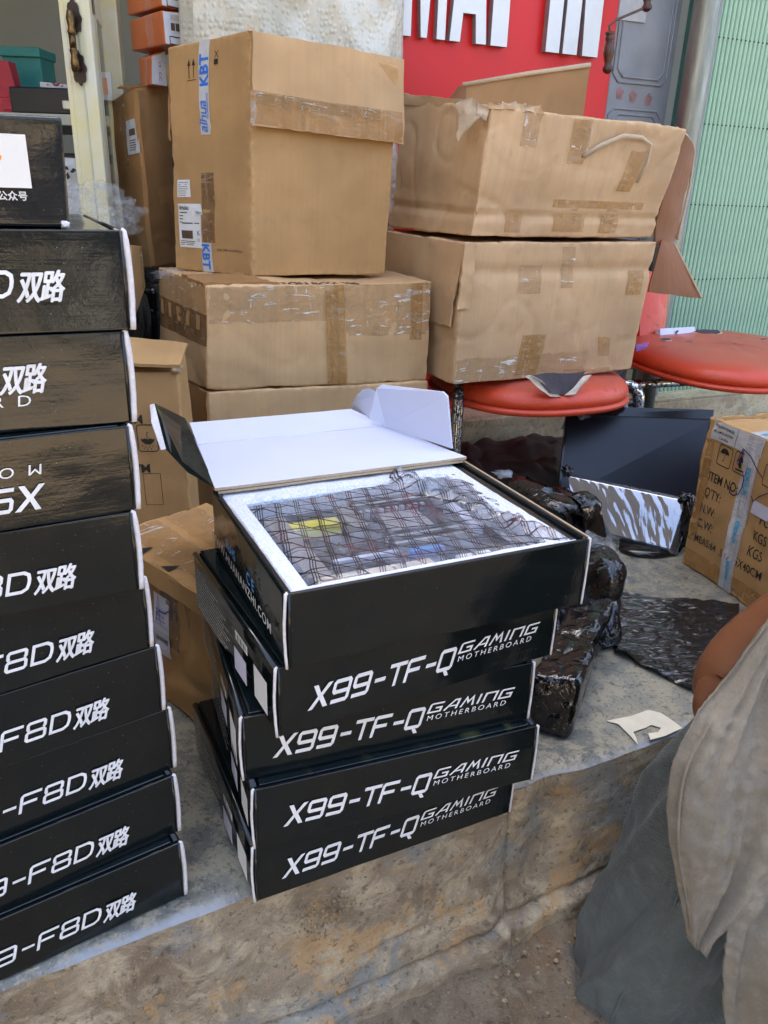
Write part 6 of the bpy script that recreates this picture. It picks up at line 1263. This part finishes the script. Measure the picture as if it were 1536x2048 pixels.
# ================================================================ PERSON (edge of the frame, standing on the road)
def person():
    t = thing('person', 'person in beige shirt and faded jeans at the right edge, bare forearm bent', 'person', (.66, .74, ROAD_Z))
    J = {}; E_ = []
    def j(n, p, r, par=None): J[n] = (len(J), V(p), r); (E_.append((J[par][0], J[n][0])) if par else None)
    j('pelvis', (.68, .77, .36), .10); j('waist', (.68, .76, .50), .10, 'pelvis'); j('chest', (.68, .76, .76), .12, 'waist'); j('neckb', (.70, .77, .92), .055, 'chest'); j('neck', (.70, .765, .97), .05, 'neckb'); j('head', (.69, .745, 1.07), .085, 'neck'); j('crown', (.69, .75, 1.14), .07, 'head')
    j('hipl', (.60, .75, .28), .055, 'pelvis'); j('kneel', (.445, .775, .02), .035, 'hipl'); j('anklel', (.395, .775, -.19), .026, 'kneel'); j('toel', (.42, .80, -.225), .02, 'anklel')
    j('hipr', (.74, .81, .30), .055, 'pelvis'); j('kneer', (.74, .80, .04), .045, 'hipr'); j('ankler', (.76, .82, -.19), .04, 'kneer'); j('toer', (.70, .72, -.225), .03, 'ankler')
    j('shl', (.60, .70, .86), .062, 'chest'); j('elbl', (.530, .66, .48), .050, 'shl')
    j('wrl', (0.3854, 0.7350, 0.2644), .034, 'elbl'); j('hal', (0.3738, 0.7350, 0.2289), .035, 'wrl'); j('knl', (0.3746, 0.7350, 0.1893), .027, 'hal')
    j('shr', (.80, .82, .86), .062, 'chest'); j('elbr', (.86, .84, .56), .042, 'shr'); j('wrr', (.84, .80, .34), .028, 'elbr'); j('har', (.83, .78, .27), .030, 'wrr')
    # fingers
    base = J['hal'][1]; kn = J['knl'][1]
    for q in range(4):
        o_ = V(-.006 + .012 * q * .5, .012 * (q - 1.5), 0); a_ = base * .35 + kn * .65 + o_; d_ = V(-.3, -.1 + .05 * q, -1).normalized()
        j('f%da' % q, a_, .0105, 'hal' if q else 'hal'); j('f%db' % q, a_ + d_ * .026, .0095, 'f%da' % q); j('f%dc' % q, a_ + d_ * .042 + V(.012, 0, -.006), .0085, 'f%db' % q)
    j('tha', base + V(-.016, -.016, .012), .012, 'hal'); j('thb', base + V(-.022, -.022, -.016), .0105, 'tha'); j('thc', base + V(-.014, -.024, -.038), .009, 'thb')
    me = bpy.data.meshes.new('body'); me.from_pydata([tuple(v[1] - t.location) for v in J.values()], E_, []); o = bpy.data.objects.new('body', me); COL.objects.link(o); o.parent = t
    sk = o.modifiers.new('skin', 'SKIN'); sk.use_smooth_shade = True
    for k, v in enumerate(J.values()): me.skin_vertices[0].data[k].radius = (v[2], v[2])
    me.skin_vertices[0].data[0].use_root = True
    sd = o.modifiers.new('sub', 'SUBSURF'); sd.levels = 2; sd.render_levels = 2; me.materials.append(M['skin'])
    part('hair', blob((.69, .76, 1.11), .095, 2, 24, 16, .12, (.95, 1.0, 1.0)), M['hair'], t, smooth=True)
    hp_ = Matrix.Translation((.655, .665, 1.065))
    part('nose', blob((.672, .650, 1.055), .014, 1, 12, 8, .1, (.8, 1.1, 1.3)), M['skin'], t, smooth=True)
    for dx in (-.03, .03): part('eye', blob((.672 + dx, .664, 1.08), .010, 1, 10, 6, 0), M['white_edge'], t, smooth=True)
    # jeans: folded cloth tubes, the left leg's outline
    def cloth_tube(path, rads, seed, nu=110, nv=110, amp=.009, slant=0.0):
        P_ = [V(p) for p in path]; 
        def at(b):
            x = b * (len(P_) - 1); k = min(int(x), len(P_) - 2); f = x - k; f = f * f * (3 - 2 * f) if False else f
            c = P_[k] * (1 - f) + P_[k + 1] * f; r1, r2 = rads[k], rads[k + 1]; return c, (r1[0] * (1 - f) + r2[0] * f, r1[1] * (1 - f) + r2[1] * f)
        def fn(a, b):
            c, r = at(b); th = 2 * math.pi * a; d = V(math.cos(th), math.sin(th), 0); p = c + V(d.x * r[0], d.y * r[1], 0)
            h = amp * fbm(V(math.cos(th) * 1.2, math.sin(th) * 1.2, b * 3.2 + seed), 1.6, seed, 4); h += amp * 1.5 * (1 - 3.2 * abs(noise.noise(V(math.cos(th + b * 2.2) * 1.6, math.sin(th + b * 2.2) * 1.6, b * 1.6 + seed)))); h += amp * .6 * noise.noise(V(math.cos(th) * 5, math.sin(th) * 5, b * 6 + seed))
            return p + d * h
        return MB().quad_grid(fn, nu, nv, lambda a, b: (a, b))
    def smoothp(pts, n):
        P_ = [V(p) for p in pts]; out = []
        for s_ in range(n + 1):
            x = s_ / n * (len(P_) - 1); k = min(int(x), len(P_) - 2); f = x - k; p0, p1, p2, p3 = P_[max(k - 1, 0)], P_[k], P_[k + 1], P_[min(k + 2, len(P_) - 1)]
            out.append(.5 * ((2 * p1) + (p2 - p0) * f + (2 * p0 - 5 * p1 + 4 * p2 - p3) * f * f + (3 * p1 - p0 - 3 * p2 + p3) * f ** 3))
        return out
    LEGC = smoothp([(.645, .765, .36), (.590, .755, .26), V((0.3515, 0.7400, 0.0879)) + V(.122, .02, 0), V((0.3168, 0.7300, -0.0957)) + V(.120, .03, 0), V((0.2792, 0.7200, -0.2388)) + V(.114, .03, 0), (V((0.3024, 0.7200, -0.3780)) + V(.100, .03, 0))], 20)
    lc = LEGC; lr = smoothp([(.11, .10, 0), (.105, .10, 0), (.110, .10, 0), (.115, .100, 0), (.110, .095, 0), (.100, .09, 0)], 20)
    jl = part('jeans_leg', cloth_tube(lc, [(r.x, r.y) for r in lr], 3.0), M['denim'], t, smooth=True)
    lc = smoothp([(.68, .79, .40), (.71, .81, .27), (.73, .80, .08), (.74, .79, -.06), (.755, .82, -.2), (.76, .83, -.235)], 20); part('jeans_leg', cloth_tube(lc, [(r.x, r.y) for r in lr], 5.0), M['denim'], t, smooth=True)
    part('seam', MB().tube([c + V(-r.x * .72, -r.y * .72, 0) * 1.02 for c, r in list(zip(LEGC, lr))][3:], .0016, 6), M['denim'], t, smooth=True)
    for xx, yy in ((.44, .77), (.74, .84)): part('shoe', blob((xx, yy, -.225), .05, 3, 20, 12, .1, (1.0, 1.9, .6)), M['dark'], t, smooth=True)
    # shirt: body, upper sleeve, hanging tails
    sb_ = smoothp([(.66, .76, .94), (.69, .765, .86), (.69, .76, .70), (.67, .75, .50), (.655, .74, .34)], 16); sr_ = smoothp([(.09, .07, 0), (.175, .12, 0), (.175, .125, 0), (.165, .135, 0), (.170, .14, 0)], 16)
    part('shirt', cloth_tube(sb_, [(r.x, r.y) for r in sr_], 8.0, 64, 60, .010), M['linen'], t, smooth=True)
    part('sleeve', cloth_tube(smoothp([(.61, .70, .88), (.58, .68, .76), (.555, .665, .62)], 10), [(.075 - .001 * q, .07 - .001 * q) for q in range(11)], 9.0, 40, 30, .006), M['linen'], t, smooth=True)
    def tail(L, Rr, seed, th=.0022, nu=40, nv=70):
        """cloth hanging between a left and a right edge line, folded along its length"""
        Lp, Rp = smoothp(L, nv), smoothp(Rr, nv)
        def fn(a, b, s_=1):
            k = int(round(b * nv)); p = Lp[k] * (1 - a) + Rp[k] * a; n_ = (Rp[k] - Lp[k]).cross(V(0, 0, 1)).normalized()
            h = .012 * math.sin(a * 2.6 + .4) + .022 * noise.noise(V(a * 6 + b * .8, b * .9, seed)) + .008 * noise.noise(V(a * 17 + b * 2, b * 2.2, seed + 2)) + .003 * fbm(V(a * 4, b * 5, 1), 3, seed, 3)
            return p + n_ * (h + s_ * th / 2)
        mb = MB(); mb.quad_grid(lambda a, b: fn(a, b, 1), nu, nv); mb.quad_grid(lambda a, b: fn(a, b, -1), nu, nv, None, True)
        mb.quad_grid(lambda a, b: V(fn(0, b, 1)) * (1 - a) + V(fn(0, b, -1)) * a, 1, nv, None, True); mb.quad_grid(lambda a, b: V(fn(b, 1, 1)) * (1 - a) + V(fn(b, 1, -1)) * a, 1, nu, None); return mb, Lp, Rp
    y0 = .675
    mb, Lp, Rp = tail([(0.3629, 0.6450, 0.3695), (0.3198, 0.6250, 0.2977), (0.2979, 0.6100, 0.2675), (0.2834, 0.6000, 0.2236), (0.2888, 0.5950, 0.1513), (0.3092, 0.5950, 0.0794), (0.3297, 0.5900, 0.0119)], [(0.4034, 0.6650, 0.3568), (0.4232, 0.6450, 0.2737), (0.4407, 0.6350, 0.2220), (0.4488, 0.6250, 0.1681), (0.4542, 0.6150, 0.1255), (0.4161, 0.6050, 0.0938), (0.3384, 0.5930, 0.0101)], 2.0)
    sh = part('shirt_tail', mb, M['linen'], t, smooth=True); part('hem', MB().tube([p + V(.006, -.012, 0) for p in Lp[20:]], .0018, 6), M['linen'], sh, smooth=True)
    mb, Lp, Rp = tail([(0.4087, 0.6050, 0.1270), (0.3848, 0.5800, 0.1061), (0.3639, 0.5700, 0.0557), (0.3659, 0.5650, -0.0091), (0.3887, 0.5650, -0.1162)], [(0.5098, 0.6450, 0.0907), (0.5065, 0.6250, 0.0622), (0.5067, 0.6050, 0.0202), (0.5174, 0.5950, -0.0418), (0.5464, 0.5950, -0.1539)], 6.0)
    part('shirt_tail', mb, M['linen'], t, smooth=True)
    return t
person()

# ================================================================ STREET BEHIND THE PHOTOGRAPHER (seen in the glossy boxes and films)
def tree(x, y, h, seed, lab):
    t = thing('street_tree', lab, 'tree', (x, y, ROAD_Z - .05), 0, 'street trees across the road'); rg = random.Random(seed)
    part('trunk', MB().tube([V(x, y, ROAD_Z - .05), V(x + .1, y, h * .3), V(x - .05, y + .1, h * .6), V(x, y, h * .85)], [.16, .12, .08, .03], 10), M['bark'], t, smooth=True)
    for k in range(5):
        a = k * 1.3; part('limb', MB().tube([V(x, y, h * .4), V(x + math.cos(a) * h * .15, y + math.sin(a) * h * .15, h * .62), V(x + math.cos(a) * h * .27, y + math.sin(a) * h * .27, h * .78)], [.06, .04, .015], 6), M['bark'], t, smooth=True)
    cr = MB(); cl_ = [V(rg.gauss(0, .16) * h, rg.gauss(0, .16) * h, rg.uniform(.5, 1.0) * h) for _ in range(26)]
    for k in range(2600):
        c = cl_[k % 26] + V(rg.gauss(0, .055), rg.gauss(0, .055), rg.gauss(0, .045)) * h; s_ = .09 + .08 * rg.random(); d1 = V(rg.gauss(0, 1), rg.gauss(0, 1), rg.gauss(0, 1)).normalized() * s_; d2 = d1.cross(V(rg.gauss(0, 1), rg.gauss(0, 1), 1)).normalized() * s_ * .5; p = c + V(x, y, 0); b_ = len(cr.v)
        cr.v += [tuple(p - d1), tuple(p + d2), tuple(p + d1), tuple(p - d2)]; cr.f.append([b_, b_ + 1, b_ + 2, b_ + 3]); cr.uv.append([(0, 0)] * 4)
    part('crown', cr, M['leaf'], t)
for x, y, h, s_, lab in ((-7.5, -9, 4.2, 1, 'leafy street tree before the sandy two storey house across the road'), (-3.2, -10, 4.6, 2, 'tallest leafy street tree across the road, before the low white house'), (1.8, -9.5, 3.9, 3, 'small leafy street tree between the white house and the right house'), (6.0, -10.5, 4.4, 4, 'leafy street tree behind the dark van across the road'), (10.5, -9, 3.8, 5, 'last leafy street tree at the far right across the road')): tree(x, y, h, s_, lab)
def van():  # added unseen van, darkens what the left boxes mirror
    t = thing('reflection_van', 'dark grey van added out of view to the right, darkening reflections in the left boxes', 'van', (3.7, -3.0, ROAD_Z - .05), R(41))
    z0 = ROAD_Z - .05; prof = [(-2.2, .45), (-2.25, 1.0), (-2.1, 1.15), (-1.5, 1.25), (-.9, 1.95), (2.2, 1.98), (2.3, 1.0), (2.3, .45)]
    mb = MB().prism(prof, 1.7, Matrix.Translation((0, .85, 0)) @ Matrix.Rotation(R(90), 4, 'X')); part('body', mb, M['van_paint'], t, world_co=False, bevel=.05)
    for y in (-.853, .853): part('side_window', MB().prism([(-1.35, 1.25), (-.85, 1.82), (1.9, 1.85), (1.9, 1.25)], .004, Matrix.Translation((0, y + .002, 0)) @ Matrix.Rotation(R(90), 4, 'X')), M['window_glass'], t, world_co=False)
    for x in (-1.45, 1.45):
        for y in (-.80, .80):
            w = part('wheel', MB().lathe([(.05, -.1), (.30, -.1), (.34, -.06), (.34, .06), (.30, .1), (.05, .1)], Matrix.Translation((x, y, .345)) @ Matrix.Rotation(R(90), 4, 'X'), 24), M['dark'], t, world_co=False, smooth=True); part('rim', MB().lathe([(.02, -.105), (.2, -.105), (.2, .105), (.02, .105)], Matrix.Translation((x, y, .345)) @ Matrix.Rotation(R(90), 4, 'X'), 16), M['silver'], w, world_co=False)
van()
def house(x0, x1, y, h, mat, label):
    t = thing('street_house', label, 'house', ((x0 + x1) / 2, y, ROAD_Z - .05), 0); part('wall', MB().box(x0, x1, y - 6, y, ROAD_Z - .05, h), M[mat], t)
    n = int((x1 - x0) / 1.7)
    for r_ in range(int(h / 2.6)):
        for k in range(n):
            xx = x0 + (k + .5) * (x1 - x0) / n; w = part('window', MB().box(xx - .5, xx + .5, y + .002, y + .03, .8 + 2.6 * r_, 2.2 + 2.6 * r_), M['cream_metal'], t); part('pane', MB().box(xx - .44, xx + .44, y + .031, y + .035, .86 + 2.6 * r_, 2.14 + 2.6 * r_), M['window_glass'], w)
    part('parapet', MB().box(x0 - .1, x1 + .1, y - 6, y + .12, h + .001, h + .25), M[mat], t)
house(-14, -6.3, -14, 5.4, 'facade', 'sandy two storey house across the road, mirrored in the left boxes'); house(-6.2, .8, -14, 3.4, 'facade_white', 'low white house across the road'); house(1.0, 9, -14, 5.8, 'facade', 'sandy house across the road, right of the low white one')
bpy.context.view_layer.update()
